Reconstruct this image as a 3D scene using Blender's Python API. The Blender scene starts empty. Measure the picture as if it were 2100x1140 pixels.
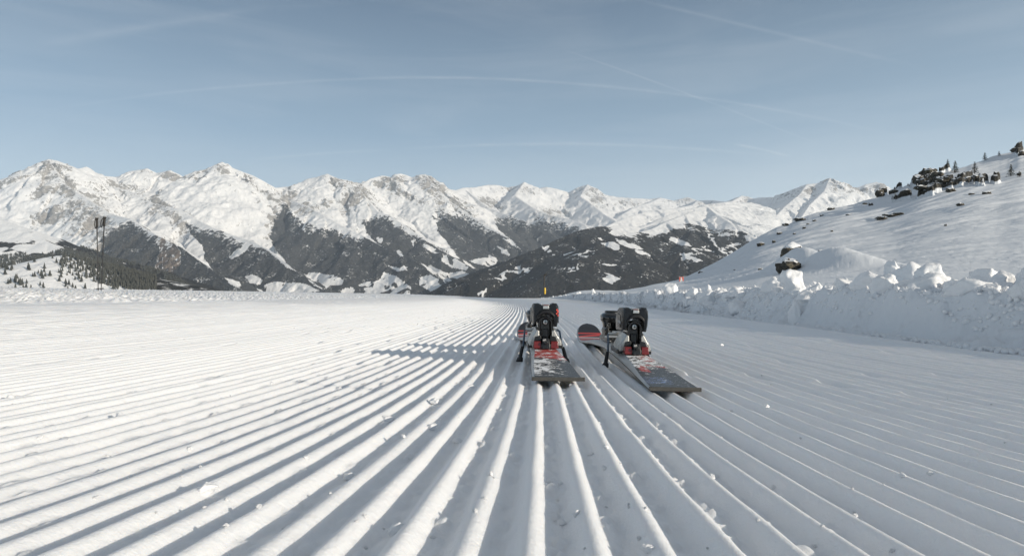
import bpy, bmesh, math, random
import numpy as np
from mathutils import Vector, Matrix, noise as mnoise
random.seed(7); rng = np.random.RandomState(11)
S = bpy.context.scene
R = math.radians

# ------------------------------------------------------------------ camera
F = 1258.0                       # focal length in photo pixels (2100 wide)
cam = bpy.data.cameras.new('camera'); cam.sensor_width = 36.0
cam.lens = 36.0*F/2100.0; cam.clip_start = 0.01; cam.clip_end = 60000
co = bpy.data.objects.new('camera', cam); S.collection.objects.link(co)
co.location = (0, 0, 0); co.rotation_euler = (R(90), 0, 0); S.camera = co

# ------------------------------------------------------------------ light
SUN_EL = 15.5
SH = Vector((-0.85, 0.527))       # where shadows run (x right, y away from camera)
sun_dir = Vector((-SH.x*math.cos(R(SUN_EL)), -SH.y*math.cos(R(SUN_EL)), math.sin(R(SUN_EL))))
sl = bpy.data.lights.new('sun', 'SUN'); sl.energy = 3.8; sl.angle = R(0.53); sl.color = (1.0, 0.895, 0.745)
so = bpy.data.objects.new('sun', sl); S.collection.objects.link(so)
so.rotation_euler = sun_dir.to_track_quat('Z', 'Y').to_euler(); so.location = (5, -5, 5)

W = bpy.data.worlds.new('World'); S.world = W; W.use_nodes = True
nt = W.node_tree; nt.nodes.clear()
def N(tree, typ, **kw):
    n = tree.nodes.new(typ)
    for k, v in kw.items():
        if k.startswith('i_'):
            n.inputs[k[2:].replace('_', ' ')].default_value = v
        else: setattr(n, k, v)
    return n
def L(tree, a, b): tree.links.new(a, b)
def math_n(tree, op, a, b=None, c=None, clamp=False):
    n = tree.nodes.new('ShaderNodeMath'); n.operation = op; n.use_clamp = clamp
    for i, v in enumerate((a, b, c)):
        if v is None: continue
        if isinstance(v, (int, float)): n.inputs[i].default_value = v
        else: tree.links.new(v, n.inputs[i])
    return n.outputs[0]
def ramp(tree, fac, stops, interp='LINEAR'):
    n = tree.nodes.new('ShaderNodeValToRGB'); n.color_ramp.interpolation = interp
    while len(n.color_ramp.elements) < len(stops): n.color_ramp.elements.new(0.5)
    for e, (p, c) in zip(n.color_ramp.elements, stops):
        e.position = p; e.color = (c, c, c, 1) if isinstance(c, (int, float)) else (*c, 1)
    tree.links.new(fac, n.inputs[0]); return n.outputs[0]
def mixc(tree, fac, a, b, mode='MIX'):
    n = tree.nodes.new('ShaderNodeMix'); n.data_type = 'RGBA'; n.blend_type = mode
    for sock, v in ((n.inputs[0], fac), (n.inputs[6], a), (n.inputs[7], b)):
        if isinstance(v, (int, float)): sock.default_value = v
        elif isinstance(v, tuple): sock.default_value = (*v, 1)
        else: tree.links.new(v, sock)
    return n.outputs[2]

sky = N(nt, 'ShaderNodeTexSky'); sky.sky_type = 'NISHITA'; sky.sun_disc = False
sky.sun_elevation = R(SUN_EL)
sky.sun_rotation = math.atan2(sun_dir.x, sun_dir.y)
sky.altitude = 2000; sky.air_density = 1.0; sky.dust_density = 0.3; sky.ozone_density = 2.5
geo = N(nt, 'ShaderNodeTexCoord')
dirv = N(nt, 'ShaderNodeVectorMath', operation='NORMALIZE'); L(nt, geo.outputs['Generated'], dirv.inputs[0])
def pdir(px, py): return Vector(((px-1050)/F, 1.0, (570-py)/F)).normalized()
def contrail(pts, width, strength, seed, fade=0.35):
    """vapour trail: a band along the circle of the sky through three directions, with soft ends"""
    a, b, c = [pdir(*p) for p in pts]
    n = (b-a).cross(c-a).normalized(); d = n.dot(a)
    dt = N(nt, 'ShaderNodeVectorMath', operation='DOT_PRODUCT'); L(nt, dirv.outputs[0], dt.inputs[0]); dt.inputs[1].default_value = n
    ns = N(nt, 'ShaderNodeTexNoise', i_Scale=7.0, i_Detail=4.0, noise_dimensions='4D'); ns.inputs['W'].default_value = seed
    L(nt, dirv.outputs[0], ns.inputs['Vector'])
    off = math_n(nt, 'MULTIPLY_ADD', ns.outputs['Fac'], 0.004, d-0.002)
    dist = math_n(nt, 'ABSOLUTE', math_n(nt, 'SUBTRACT', dt.outputs['Value'], off))
    band = math_n(nt, 'POWER', math_n(nt, 'SUBTRACT', 1.0, math_n(nt, 'DIVIDE', dist, width), clamp=True), 1.5)
    mid = (a+c).normalized(); half = a.angle(c)/2
    dm = N(nt, 'ShaderNodeVectorMath', operation='DOT_PRODUCT'); L(nt, dirv.outputs[0], dm.inputs[0]); dm.inputs[1].default_value = mid
    ends = N(nt, 'ShaderNodeMapRange', clamp=True); L(nt, dm.outputs['Value'], ends.inputs[0])
    ends.inputs[1].default_value = math.cos(half); ends.inputs[2].default_value = math.cos(half*(1-fade))
    n2 = N(nt, 'ShaderNodeTexNoise', i_Scale=26.0, i_Detail=3.0, noise_dimensions='4D'); n2.inputs['W'].default_value = seed+3
    L(nt, dirv.outputs[0], n2.inputs['Vector'])
    brk = math_n(nt, 'MULTIPLY_ADD', n2.outputs['Fac'], 1.6, -0.1, clamp=True)
    return math_n(nt, 'MULTIPLY', math_n(nt, 'MULTIPLY', band, ends.outputs[0]), math_n(nt, 'MULTIPLY', brk, strength))
trails = [contrail([(50, 233), (880, 160), (1890, 288)], 0.0034, 0.14, 1.0),
          contrail([(1150, 100), (1400, 190), (1690, 300)], 0.0024, 0.12, 5.0),
          contrail([(1290, -5), (1600, 70), (1900, 140)], 0.0045, 0.09, 9.0),
          contrail([(820, 307), (1250, 297), (1600, 320)], 0.0045, 0.16, 13.0),
          contrail([(1500, 295), (1560, 306), (1625, 322)], 0.0020, 0.22, 17.0),
          contrail([(60, 95), (300, 55), (560, 15)], 0.010, 0.10, 21.0),
          contrail([(500, 330), (620, 318), (800, 310)], 0.004, 0.12, 25.0)]
tot = trails[0]
for t_ in trails[1:]: tot = math_n(nt, 'ADD', tot, t_, clamp=True)
# thin cirrus veil, stretched sideways
mp = N(nt, 'ShaderNodeMapping'); mp.inputs['Scale'].default_value = (1.2, 1.2, 9.0); mp.inputs['Rotation'].default_value = (0, R(6), 0)
L(nt, dirv.outputs[0], mp.inputs[0])
cn = N(nt, 'ShaderNodeTexNoise', i_Scale=2.3, i_Detail=8.0, i_Roughness=0.55, i_Distortion=0.6); L(nt, mp.outputs[0], cn.inputs['Vector'])
veil = math_n(nt, 'MULTIPLY', ramp(nt, cn.outputs['Fac'], [(0.42, 0.0), (0.75, 1.0)]), 0.10)
tot = math_n(nt, 'ADD', tot, veil, clamp=True)
sepd = N(nt, 'ShaderNodeSeparateXYZ'); L(nt, dirv.outputs[0], sepd.inputs[0])
veilc = ramp(nt, sepd.outputs[2], [(0.0, (.60, .66, .68)), (0.09, (.55, .65, .695)), (0.22, (.26, .37, .465)), (0.40, (.120, .180, .250)), (0.60, (.19, .21, .228)), (1.0, (.27, .278, .280))])  # upper stops, above the view, brightened as added fill for the shaded snow
veils = N(nt, 'ShaderNodeVectorMath', operation='SCALE'); L(nt, veilc, veils.inputs[0]); veils.inputs[3].default_value = 7.7
skyc = mixc(nt, 0.86, sky.outputs[0], veils.outputs[0])
col = mixc(nt, tot, skyc, (6.2, 6.3, 6.3))
bg = N(nt, 'ShaderNodeBackground'); bg.inputs['Strength'].default_value = 0.145
L(nt, col, bg.inputs[0]); wo = N(nt, 'ShaderNodeOutputWorld'); L(nt, bg.outputs[0], wo.inputs[0])

S.view_settings.view_transform = 'Standard'; S.view_settings.look = 'None'
S.view_settings.exposure = 0.10; S.view_settings.gamma = 1.0
S.cycles.volume_bounces = 1; S.cycles.max_bounces = 8; S.cycles.diffuse_bounces = 4

# ------------------------------------------------------------------ helpers
def link(o): S.collection.objects.link(o); return o
def tag(o, label=None, cat=None, group=None, kind=None):
    if label: o['label'] = label
    if cat: o['category'] = cat
    if group: o['group'] = group
    if kind: o['kind'] = kind
    return o
def empty(name, loc=(0, 0, 0), rot=(0, 0, 0)):
    o = bpy.data.objects.new(name, None); o.location = loc; o.rotation_euler = rot; o.empty_display_size = .05
    return link(o)
def obj_bm(name, bm, mats, parent=None, smooth=False, bevel=0, auto=None, subsurf=0):
    me = bpy.data.meshes.new(name); bm.normal_update(); bm.to_mesh(me); bm.free()
    for m in (mats if isinstance(mats, (list, tuple)) else [mats]): me.materials.append(m)
    if smooth or auto: me.polygons.foreach_set('use_smooth', [True]*len(me.polygons))
    if auto: me.set_sharp_from_angle(angle=R(auto))
    o = link(bpy.data.objects.new(name, me)); o.parent = parent
    if bevel:
        b = o.modifiers.new('bevel', 'BEVEL'); b.width = bevel; b.segments = 3; b.limit_method = 'ANGLE'; b.angle_limit = R(30); b.harden_normals = False
        me.polygons.foreach_set('use_smooth', [True]*len(me.polygons)); me.set_sharp_from_angle(angle=R(60))
    if subsurf:
        s = o.modifiers.new('sub', 'SUBSURF'); s.levels = s.render_levels = subsurf
    return o
def grid_mesh(name, X, Y, Z, mat, attrs=None, skip=None):
    """X, Y, Z: 2-D arrays (rows, cols) -> one quad sheet"""
    r, c = Z.shape
    me = bpy.data.meshes.new(name)
    v = np.stack([X, Y, Z], -1).reshape(-1, 3).astype(np.float32)
    i = np.arange(r*c, dtype=np.int32).reshape(r, c)
    q = np.stack([i[:-1, :-1], i[:-1, 1:], i[1:, 1:], i[1:, :-1]], -1).reshape(-1, 4)
    if skip is not None: q = q[~skip.reshape(-1)]
    me.vertices.add(r*c); me.vertices.foreach_set('co', v.ravel())
    me.loops.add(q.size); me.loops.foreach_set('vertex_index', q.ravel())
    me.polygons.add(len(q)); me.polygons.foreach_set('loop_start', np.arange(0, q.size, 4, dtype=np.int32))
    me.polygons.foreach_set('use_smooth', np.ones(len(q), dtype=bool))
    me.update(calc_edges=True)
    for k, a in (attrs or {}).items():
        at = me.attributes.new(k, 'FLOAT', 'POINT'); at.data.foreach_set('value', a.reshape(-1).astype(np.float32))
    me.materials.append(mat)
    return link(bpy.data.objects.new(name, me))
def _h(ix, iy, seed):
    n = (ix.astype(np.int64)*374761393 + iy.astype(np.int64)*668265263 + seed*1274126177) & 0xffffffff
    n = ((n ^ (n >> 13))*1274126177) & 0xffffffff
    n = ((n ^ (n >> 16))*2246822519) & 0xffffffff
    return ((n ^ (n >> 15)) & 0xffff)/65535.0
def vnoise(x, y, seed=0):
    ix = np.floor(x); iy = np.floor(y); fx = x-ix; fy = y-iy
    fx = fx*fx*fx*(fx*(fx*6-15)+10); fy = fy*fy*fy*(fy*(fy*6-15)+10)
    a = _h(ix, iy, seed); b = _h(ix+1, iy, seed); c = _h(ix, iy+1, seed); d = _h(ix+1, iy+1, seed)
    return (a+(b-a)*fx)*(1-fy)+(c+(d-c)*fx)*fy
def fbm(x, y, oct=5, seed=0, gain=.5, ridged=False):
    s = 0; a = 1; t = 0
    for k in range(oct):
        n = vnoise(x, y, seed+k*17)
        if ridged: n = 1-np.abs(2*n-1)
        s = s+a*n; t += a; a *= gain
        x, y = x*1.93*.8-y*1.93*.6+3.7, x*1.93*.6+y*1.93*.8+1.3
    return s/t
def sstep(a, b, x): t = np.clip((x-a)/(b-a), 0, 1); return t*t*(3-2*t)

# ------------------------------------------------------------------ materials
def new_mat(name):
    m = bpy.data.materials.new(name); m.use_nodes = True
    t = m.node_tree; b = t.nodes['Principled BSDF']; return m, t, b
def plain(name, col, rough=.5, metal=0, spec=.5, bump=0, bscale=300, var=0.15, coat=0):
    m, t, b = new_mat(name)
    tc = N(t, 'ShaderNodeTexCoord')
    n = N(t, 'ShaderNodeTexNoise', i_Scale=bscale, i_Detail=4.0); L(t, tc.outputs['Object'], n.inputs['Vector'])
    dark = tuple(c*(1-var) for c in col); lite = tuple(min(1, c*(1+var)) for c in col)
    L(t, mixc(t, n.outputs['Fac'], dark, lite), b.inputs['Base Color'])
    b.inputs['Roughness'].default_value = rough; b.inputs['Metallic'].default_value = metal
    b.inputs['Specular IOR Level'].default_value = spec; b.inputs['Coat Weight'].default_value = coat
    if bump:
        bp = N(t, 'ShaderNodeBump', i_Strength=1.0, i_Distance=bump); L(t, n.outputs['Fac'], bp.inputs['Height']); L(t, bp.outputs[0], b.inputs['Normal'])
    return m
def snow_mat(name, scales, base=(.86, .87, .885), sparkle=False, sss=0.0):
    """scales: (noise scale per metre, bump distance) pairs"""
    m, t, b = new_mat(name)
    tc = N(t, 'ShaderNodeTexCoord')
    prev = None
    for sc, d in scales:
        n = N(t, 'ShaderNodeTexNoise', i_Scale=sc, i_Detail=5.0, i_Roughness=0.6); L(t, tc.outputs['Object'], n.inputs['Vector'])
        bp = N(t, 'ShaderNodeBump', i_Strength=1.0, i_Distance=d); L(t, n.outputs['Fac'], bp.inputs['Height'])
        if prev: L(t, prev, bp.inputs['Normal'])
        prev = bp.outputs[0]
    L(t, prev, b.inputs['Normal'])
    n = N(t, 'ShaderNodeTexNoise', i_Scale=scales[0][0]*.3, i_Detail=3.0); L(t, tc.outputs['Object'], n.inputs['Vector'])
    L(t, mixc(t, n.outputs['Fac'], tuple(c*.965 for c in base), base), b.inputs['Base Color'])
    b.inputs['Roughness'].default_value = .55; b.inputs['Specular IOR Level'].default_value = .35
    if sss:
        b.inputs['Subsurface Weight'].default_value = sss; b.inputs['Subsurface Radius'].default_value = (1, .9, .8); b.inputs['Subsurface Scale'].default_value = .008
    if sparkle:      # single ice crystals catching the sun: tiny mirror-like facets
        vo = N(t, 'ShaderNodeTexVoronoi', i_Scale=900.0); L(t, tc.outputs['Object'], vo.inputs['Vector'])
        sepc = N(t, 'ShaderNodeSeparateColor'); L(t, vo.outputs['Color'], sepc.inputs[0])
        sp = math_n(t, 'GREATER_THAN', sepc.outputs[0], 0.965)
        L(t, math_n(t, 'MULTIPLY_ADD', sp, -0.35, 0.55), b.inputs['Roughness'])
        L(t, math_n(t, 'MULTIPLY_ADD', sp, 0.65, 0.35), b.inputs['Specular IOR Level'])
    return m
M_piste = snow_mat('groomed_snow', [(110, .0014), (420, .0006)], sss=.55)
M_snow = snow_mat('loose_snow', [(25, .006), (300, .0015)])
M_chunk = snow_mat('snow_chunk_surface', [(2.2, .006), (9, .0012)], sparkle=False)

# ------------------------------------------------------------------ piste ground
HG, SL = .20, .0287
def base_z(X, Y):
    """height of the slope without the groomer's grooves (camera is at z = 0)"""
    z = -HG - SL*Y + .075*np.exp(-Y/.6)
    left = np.where(X < 0, X*X, 0); z = z + .013*left/(1+.03*left)
    z = z - .014*sstep(.12, .34, X)*sstep(4, 2, Y)
    z = z - .0035*np.clip(Y-44, 0, None)**1.6
    return z
def groove_phase(X, Y):
    g = .05*Y-.0022*Y*Y
    k = 1+.15*(1-np.exp(-Y/1.5))
    return (X-g)*k/.0405+.15
def ground_z(X, Y): return base_z(np.asarray(X, float), np.asarray(Y, float))
def full_z(X, Y):
    z = base_z(X, Y)
    wob = (vnoise(X*2, Y*1.1, 3)-.5)*.22+(vnoise(X*7, Y*14, 4)-.5)*.035
    ph = groove_phase(X, Y)+wob
    # the groomer's comb skips: short steps sideways along a few lines
    stepline = sstep(0, .012, Y-(1.20-.55*(X+.29)))*sstep(-.24, -.27, X)*sstep(-.50, -.44, X)*.22
    stepline2 = sstep(0, .02, Y-(.64-.9*(X+.32)))*sstep(-.27, -.30, X)*.0
    ph = ph+stepline+stepline2
    fr = ph-np.round(ph)                 # -0.5..0.5, 0 at the ridge crest
    idx = np.round(ph)
    r = np.abs(fr)*2
    crest = np.where(r < .88, np.cos(np.pi*np.clip(r/.88, 0, 1))*.5+.5, 0)**.92
    ampv = (.0118+.0045*sstep(.15, .5, X))*(.86+.28*_h(idx, idx*0+3, 5))*(.9+.2*vnoise(X*3, Y*1.5, 8))
    # worn spots where a ridge crumbled
    worn = 1-.35*sstep(.86, .95, vnoise(idx*1.7, Y*6, 21))*sstep(.5, 1.2, Y)
    edge = sstep(-3.75, -3.35, X+.12*(vnoise(Y*2, X*0, 55)-.5))*sstep(Y*.05+1.72, Y*.05+1.45, X)
    z = z+ampv*worn*crest*edge
    # crumbs lying in the furrows
    tro = np.clip(1-crest*2.8, 0, 1)*edge*(.5+.5*sstep(-.1, .35, fr))
    cr = np.clip(vnoise(X*125, Y*95, 31)-.38, 0, 1)*.0085+np.clip(vnoise(X*62, Y*44, 33)-.61, 0, 1)*.014
    z = z+cr*tro*sstep(4, 2, Y)
    z = z+(fbm(X*22, Y*14, 4, 41)-.5)*.0016+(fbm(X*.9, Y*.6, 3, 43)-.5)*.012*sstep(.5, 2, Y)
    # rough unrolled snow at the left edge of the run
    rough = 1-sstep(-3.95, -3.55, X+.35*(fbm(Y*1.6, X*1.6, 3, 55)-.5))
    z = z+rough*((fbm(X*11, Y*11, 4, 51)-.5)*.022+np.clip(fbm(X*26, Y*26, 2, 53)-.56, 0, 1)*.10+.012)
    return z
def spaced(a, b, first, grow, cap=1e9):
    out = [a]; d = first
    while out[-1] < b: out.append(out[-1]+d); d = min(d*grow, cap)
    return np.array(out)
# columns follow the grooves, so every ridge keeps its own rows of faces
cols = np.concatenate([-spaced(1.4, 14, .0034, 1.0022)[::-1], np.arange(-1.397, 1.9, .0034)])
rows = spaced(.16, 70, .0042, 1.0062)
CX, RY = np.meshgrid(cols, rows)
PX = CX+(.05*RY-.0022*RY*RY)*np.exp(-np.clip(RY-45, 0, None)/10)
PX = PX*np.where(CX < 0, 1+np.clip(RY-8, 0, None)*.08*sstep(-.8, -4, CX), 1)
PX = PX+np.clip(CX-1.3, 0, None)*np.clip(RY-3, 0, None)*.12
PZ = full_z(PX, RY)
piste = grid_mesh('piste', PX, RY, PZ, M_piste)
tag(piste, 'groomed white ski run with long parallel corduroy ridges', kind='structure')
print('piste verts', PZ.size)

# ------------------------------------------------------------------ snow bank and hillside on the right
SKY_X = [1060, 1280, 1340, 1400, 1440, 1500, 1560, 1600, 1640, 1700, 1750, 1800, 1840, 1880, 1940, 1990, 2030, 2060, 2100, 2250, 2500, 5200]
SKY_Y = [606, 598, 581, 567, 552, 520, 481, 466, 450, 430, 417, 403, 392, 372, 350, 334, 325, 318, 303, 285, 260, 200]
_sx = np.linspace(900, 5200, 2151); _sy = np.interp(_sx, SKY_X, SKY_Y)
_sm = np.convolve(np.pad(_sy, 20, mode='edge'), np.hanning(43)[1:-1]/np.hanning(43).sum(), 'valid')
_fine = (vnoise(_sx/30, _sx*0, 211)-.5)*3+(vnoise(_sx/11, _sx*0, 212)-.5)*1.6
def sky_e(u, fine=0.0): return (570-np.interp(u*F+1050, _sx, _sm)-fine*np.interp(u*F+1050, _sx, _fine)*sstep(.30, .45, u))/F
def far_Y(u): return 60+70*np.clip(u, 0, 2)
def foot_X(Y): return 1.60+.065*Y-.0028*np.clip(Y-18, 0, None)**2+.22*np.exp(-(Y-1.0)/1.1)+.05*(vnoise(Y*2.1, Y*0, 61)-.5)+.03*(vnoise(Y*9, Y*0, 62)-.5)/(1+Y*Y*.03)
Ys = np.geomspace(.45, 58, 6000)
uf = foot_X(Ys)/Ys                       # view angle of the bank's foot at each depth (falls with depth)
def foot_Y(u): return np.interp(-u, -uf, Ys)
E_TOP = -.0262
CRAGS = [(1898,372,34,18,-20),(1930,386,28,12,-15),(1856,410,30,5,-8),(1906,404,32,6,-4),(1962,388,36,11,-8),(2006,382,28,9,-10),(1812,398,16,11,-40),(1834,389,16,6,0),(2088,318,11,4,-30),(2044,377,16,6,-20),(1926,352,44,5,-22),(1836,406,8,9,0),(1980,368,20,6,-20)]
MOUNDS = []                              # (x, y, rx, ry, h)
def hill_base(u, Y):
    Y0 = foot_Y(u)+.3; Y1 = far_Y(u)
    t = np.clip((Y-Y0)/np.maximum(Y1-Y0, 5), 0, 1.6)
    e1 = sky_e(u, sstep(.8, .98, t))
    e = E_TOP+(e1-E_TOP)*np.where(t <= 1, t**.66, 1)
    z = e*Y
    over = np.clip(Y-Y1, 0, None)
    return z-over*.25-over*over*.003
def hill_z(X, Y):
    u = X/Y
    zb = hill_base(u, Y)
    g = base_z(np.minimum(X, 3.0+0*X), Y)
    u = X/Y; d = X-foot_X(Y)                      # how far behind the foot of the bank
    face = .06+.24*(vnoise(Y*1.3, X*0, 71))
    und = .05*(fbm(X*3, Y*3, 3, 73)-.5)
    w = sstep(-.02, face+.06, d+und*sstep(0, .1, d))
    top = np.maximum(zb, g+.15)
    w = w*sstep(.035, .12, u)
    z = g-.02+(top-g+.02)*w
    near = np.clip(d/.5, 0, 1)
    z = z+w*np.exp(-np.clip(d-.1, 0, None)/1.2)*((fbm(X*5, Y*5, 4, 75)-.5)*.07+np.clip(fbm(X*13, Y*13, 3, 77)-.55, 0, 1)*.10)
    z = z+w*np.exp(-np.clip(d-.1, 0, None)/.45)*((vnoise(Y*1.7, X*0, 91)-.5)*.10+(vnoise(Y*5.1, X*2, 92)-.5)*.06)
    # carved scoops in the cut face
    fc = np.exp(-((d-face*.5)/.10)**2); z = z-fc*.05*np.exp(-Y/7)*np.clip(fbm(Y*2.3+X, d*4, 3, 93)-.45, 0, 1)*2
    # slumped snow at the foot
    foot = np.exp(-((d-.02)/.15)**2); z = z+foot*(.012+.030*vnoise(Y*2.3, X*2, 80)+.11*np.clip(fbm(X*11, Y*11, 4, 79)-.42, 0, 1))
    # wind-carved ribs on the open hillside
    far = sstep(1.0, 6, d)
    a = .35; q = X*math.cos(a)+Y*math.sin(a); p = -X*math.sin(a)+Y*math.cos(a)
    sc = np.clip(Y, 4, 60)
    lg = np.log(np.clip(Y, 1, None))
    z = z+far*((fbm(q*.12, p*.55, 4, 81)-.5)*.0075*sc+(fbm(X*.05+9, Y*.05, 4, 83)-.5)*.022*sc+(fbm(u*14+lg*3, lg*34-u*8, 4, 85)-.5)*.0040*sc+np.clip(fbm(u*22+lg*4, lg*90-u*20, 3, 86)-.5, 0, 1)*.0042*sc)
    # broken crags of the outcrop
    pxx = u*F+1050; pyy = 570-zb/Y*F; cm = np.zeros(Y.shape)
    for cx, cy, rx, ry, tl in CRAGS:
        c_, s_ = math.cos(R(tl)), math.sin(R(tl)); dx, dy = pxx-cx, pyy-cy
        cm = np.maximum(cm, np.exp(-((dx*c_+dy*s_)/rx)**2-((-dx*s_+dy*c_)/ry)**2))
    cn = fbm(X/3.1, Y/2.2, 4, 301); cn2 = fbm(X/.9, Y/.9, 3, 303)
    crag = sstep(.43, .54, cm*.62+(cn-.5)*1.1+(cn2-.5)*.35)*(cm > .05)
    hill_z.crag = crag
    z = z+crag*(.5+1.6*fbm(X/1.6, Y/1.3, 3, 305))*np.clip(Y/110, .2, 1.2)
    for mx, my, rx, ry, h in MOUNDS:
        z = z+h*np.exp(-((X-mx)/rx)**2-((Y-my)/ry)**2)
    return z
def hill_at(px, py, lo=None):
    """point of the hillside on the line of sight through a photo pixel"""
    u = (px-1050)/F; e = (570-py)/F
    Y0 = float(foot_Y(u))+.3; Y1 = float(far_Y(u)); e1 = float(sky_e(u))
    t = min(max((e-E_TOP)/(e1-E_TOP), 0.0), 1.0)**(1/.66)
    Y = Y0+(Y1-Y0)*t
    return u*Y, Y
for (px, py, w_, h_) in [(1662, 554, 50, .78), (1748, 556, 72, .60), (1700, 556, 50, .25)]:
    x_, y_ = hill_at(px, py); MOUNDS.append((x_, y_+.6, w_*y_/F, 1.5, h_*y_/20))
hu = np.concatenate([np.linspace(.005, 1.10, 1400)[:-1], np.linspace(1.10, 3.2, 320)])
s_ = np.concatenate([np.linspace(0, 1.2, 170)[:-1], 1.2+spaced(0, 178, .014, 1.0135, .30)])
HU, HS = np.meshgrid(hu, s_)
Yf = foot_Y(HU)
HY = (Yf-.25/np.maximum(HU, .3))+HS
HX = HU*HY
HZ = hill_z(HX, HY)
m, t, b = new_mat('hillside_snow'); tc = N(t, 'ShaderNodeTexCoord')
n1_ = N(t, 'ShaderNodeTexNoise', i_Scale=1.4, i_Detail=8.0, i_Roughness=.7); L(t, tc.outputs['Object'], n1_.inputs['Vector'])
n2_ = N(t, 'ShaderNodeTexNoise', i_Scale=25.0, i_Detail=5.0); L(t, tc.outputs['Object'], n2_.inputs['Vector'])
ca = N(t, 'ShaderNodeAttribute', attribute_name='crag')
gn = N(t, 'ShaderNodeNewGeometry'); sn = N(t, 'ShaderNodeSeparateXYZ'); L(t, gn.outputs['Normal'], sn.inputs[0])
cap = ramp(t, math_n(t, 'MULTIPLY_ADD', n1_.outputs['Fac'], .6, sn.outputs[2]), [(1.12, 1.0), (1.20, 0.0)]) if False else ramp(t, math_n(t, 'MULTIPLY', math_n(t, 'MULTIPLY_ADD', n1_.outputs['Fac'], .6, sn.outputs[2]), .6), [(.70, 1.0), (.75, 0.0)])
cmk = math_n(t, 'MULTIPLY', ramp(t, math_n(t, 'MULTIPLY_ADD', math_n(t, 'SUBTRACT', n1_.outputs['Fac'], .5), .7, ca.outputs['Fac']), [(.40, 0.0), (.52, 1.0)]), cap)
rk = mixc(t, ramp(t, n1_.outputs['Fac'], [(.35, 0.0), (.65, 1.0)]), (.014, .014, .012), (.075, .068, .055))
L(t, mixc(t, cmk, (.72, .75, .785), rk), b.inputs['Base Color']); b.inputs['Roughness'].default_value = .6; b.inputs['Specular IOR Level'].default_value = .3  # wind-packed snow, with some of the slope's shade put into its colour
bp = N(t, 'ShaderNodeBump', i_Strength=1.0, i_Distance=.006); L(t, n2_.outputs['Fac'], bp.inputs['Height']); L(t, bp.outputs[0], b.inputs['Normal'])
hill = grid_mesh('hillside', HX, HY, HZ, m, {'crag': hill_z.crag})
tag(hill, 'shaded snow hillside rising behind the cut snow bank', kind='structure')
print('hill verts', HZ.size)
# the same snow carries on beside and behind the camera
fx = np.linspace(-45, 60, 420); fy = np.concatenate([np.linspace(-45, -1, 60), np.linspace(-.9, .95, 60)])
FX, FY = np.meshgrid(fx, fy)
FZ = base_z(np.clip(FX, -8, 60), np.full(FX.shape, .165))-.004+np.where(FX > 1.7, .17*sstep(1.75, 2.4, FX)+.10*np.clip(FX-2.4, 0, None), 0)
FZ = FZ+(fbm(FX*.8, FY*.8, 4, 401)-.5)*.03*sstep(1.8, 2.5, FX)-np.where(FY > .16, .035, 0)
tag(grid_mesh('snowfield', FX, FY, FZ, M_snow, skip=((FX[:-1, :-1] < 1.5) & (FY[1:, 1:] > .165))), 'plain snow around the run', kind='structure')
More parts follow.
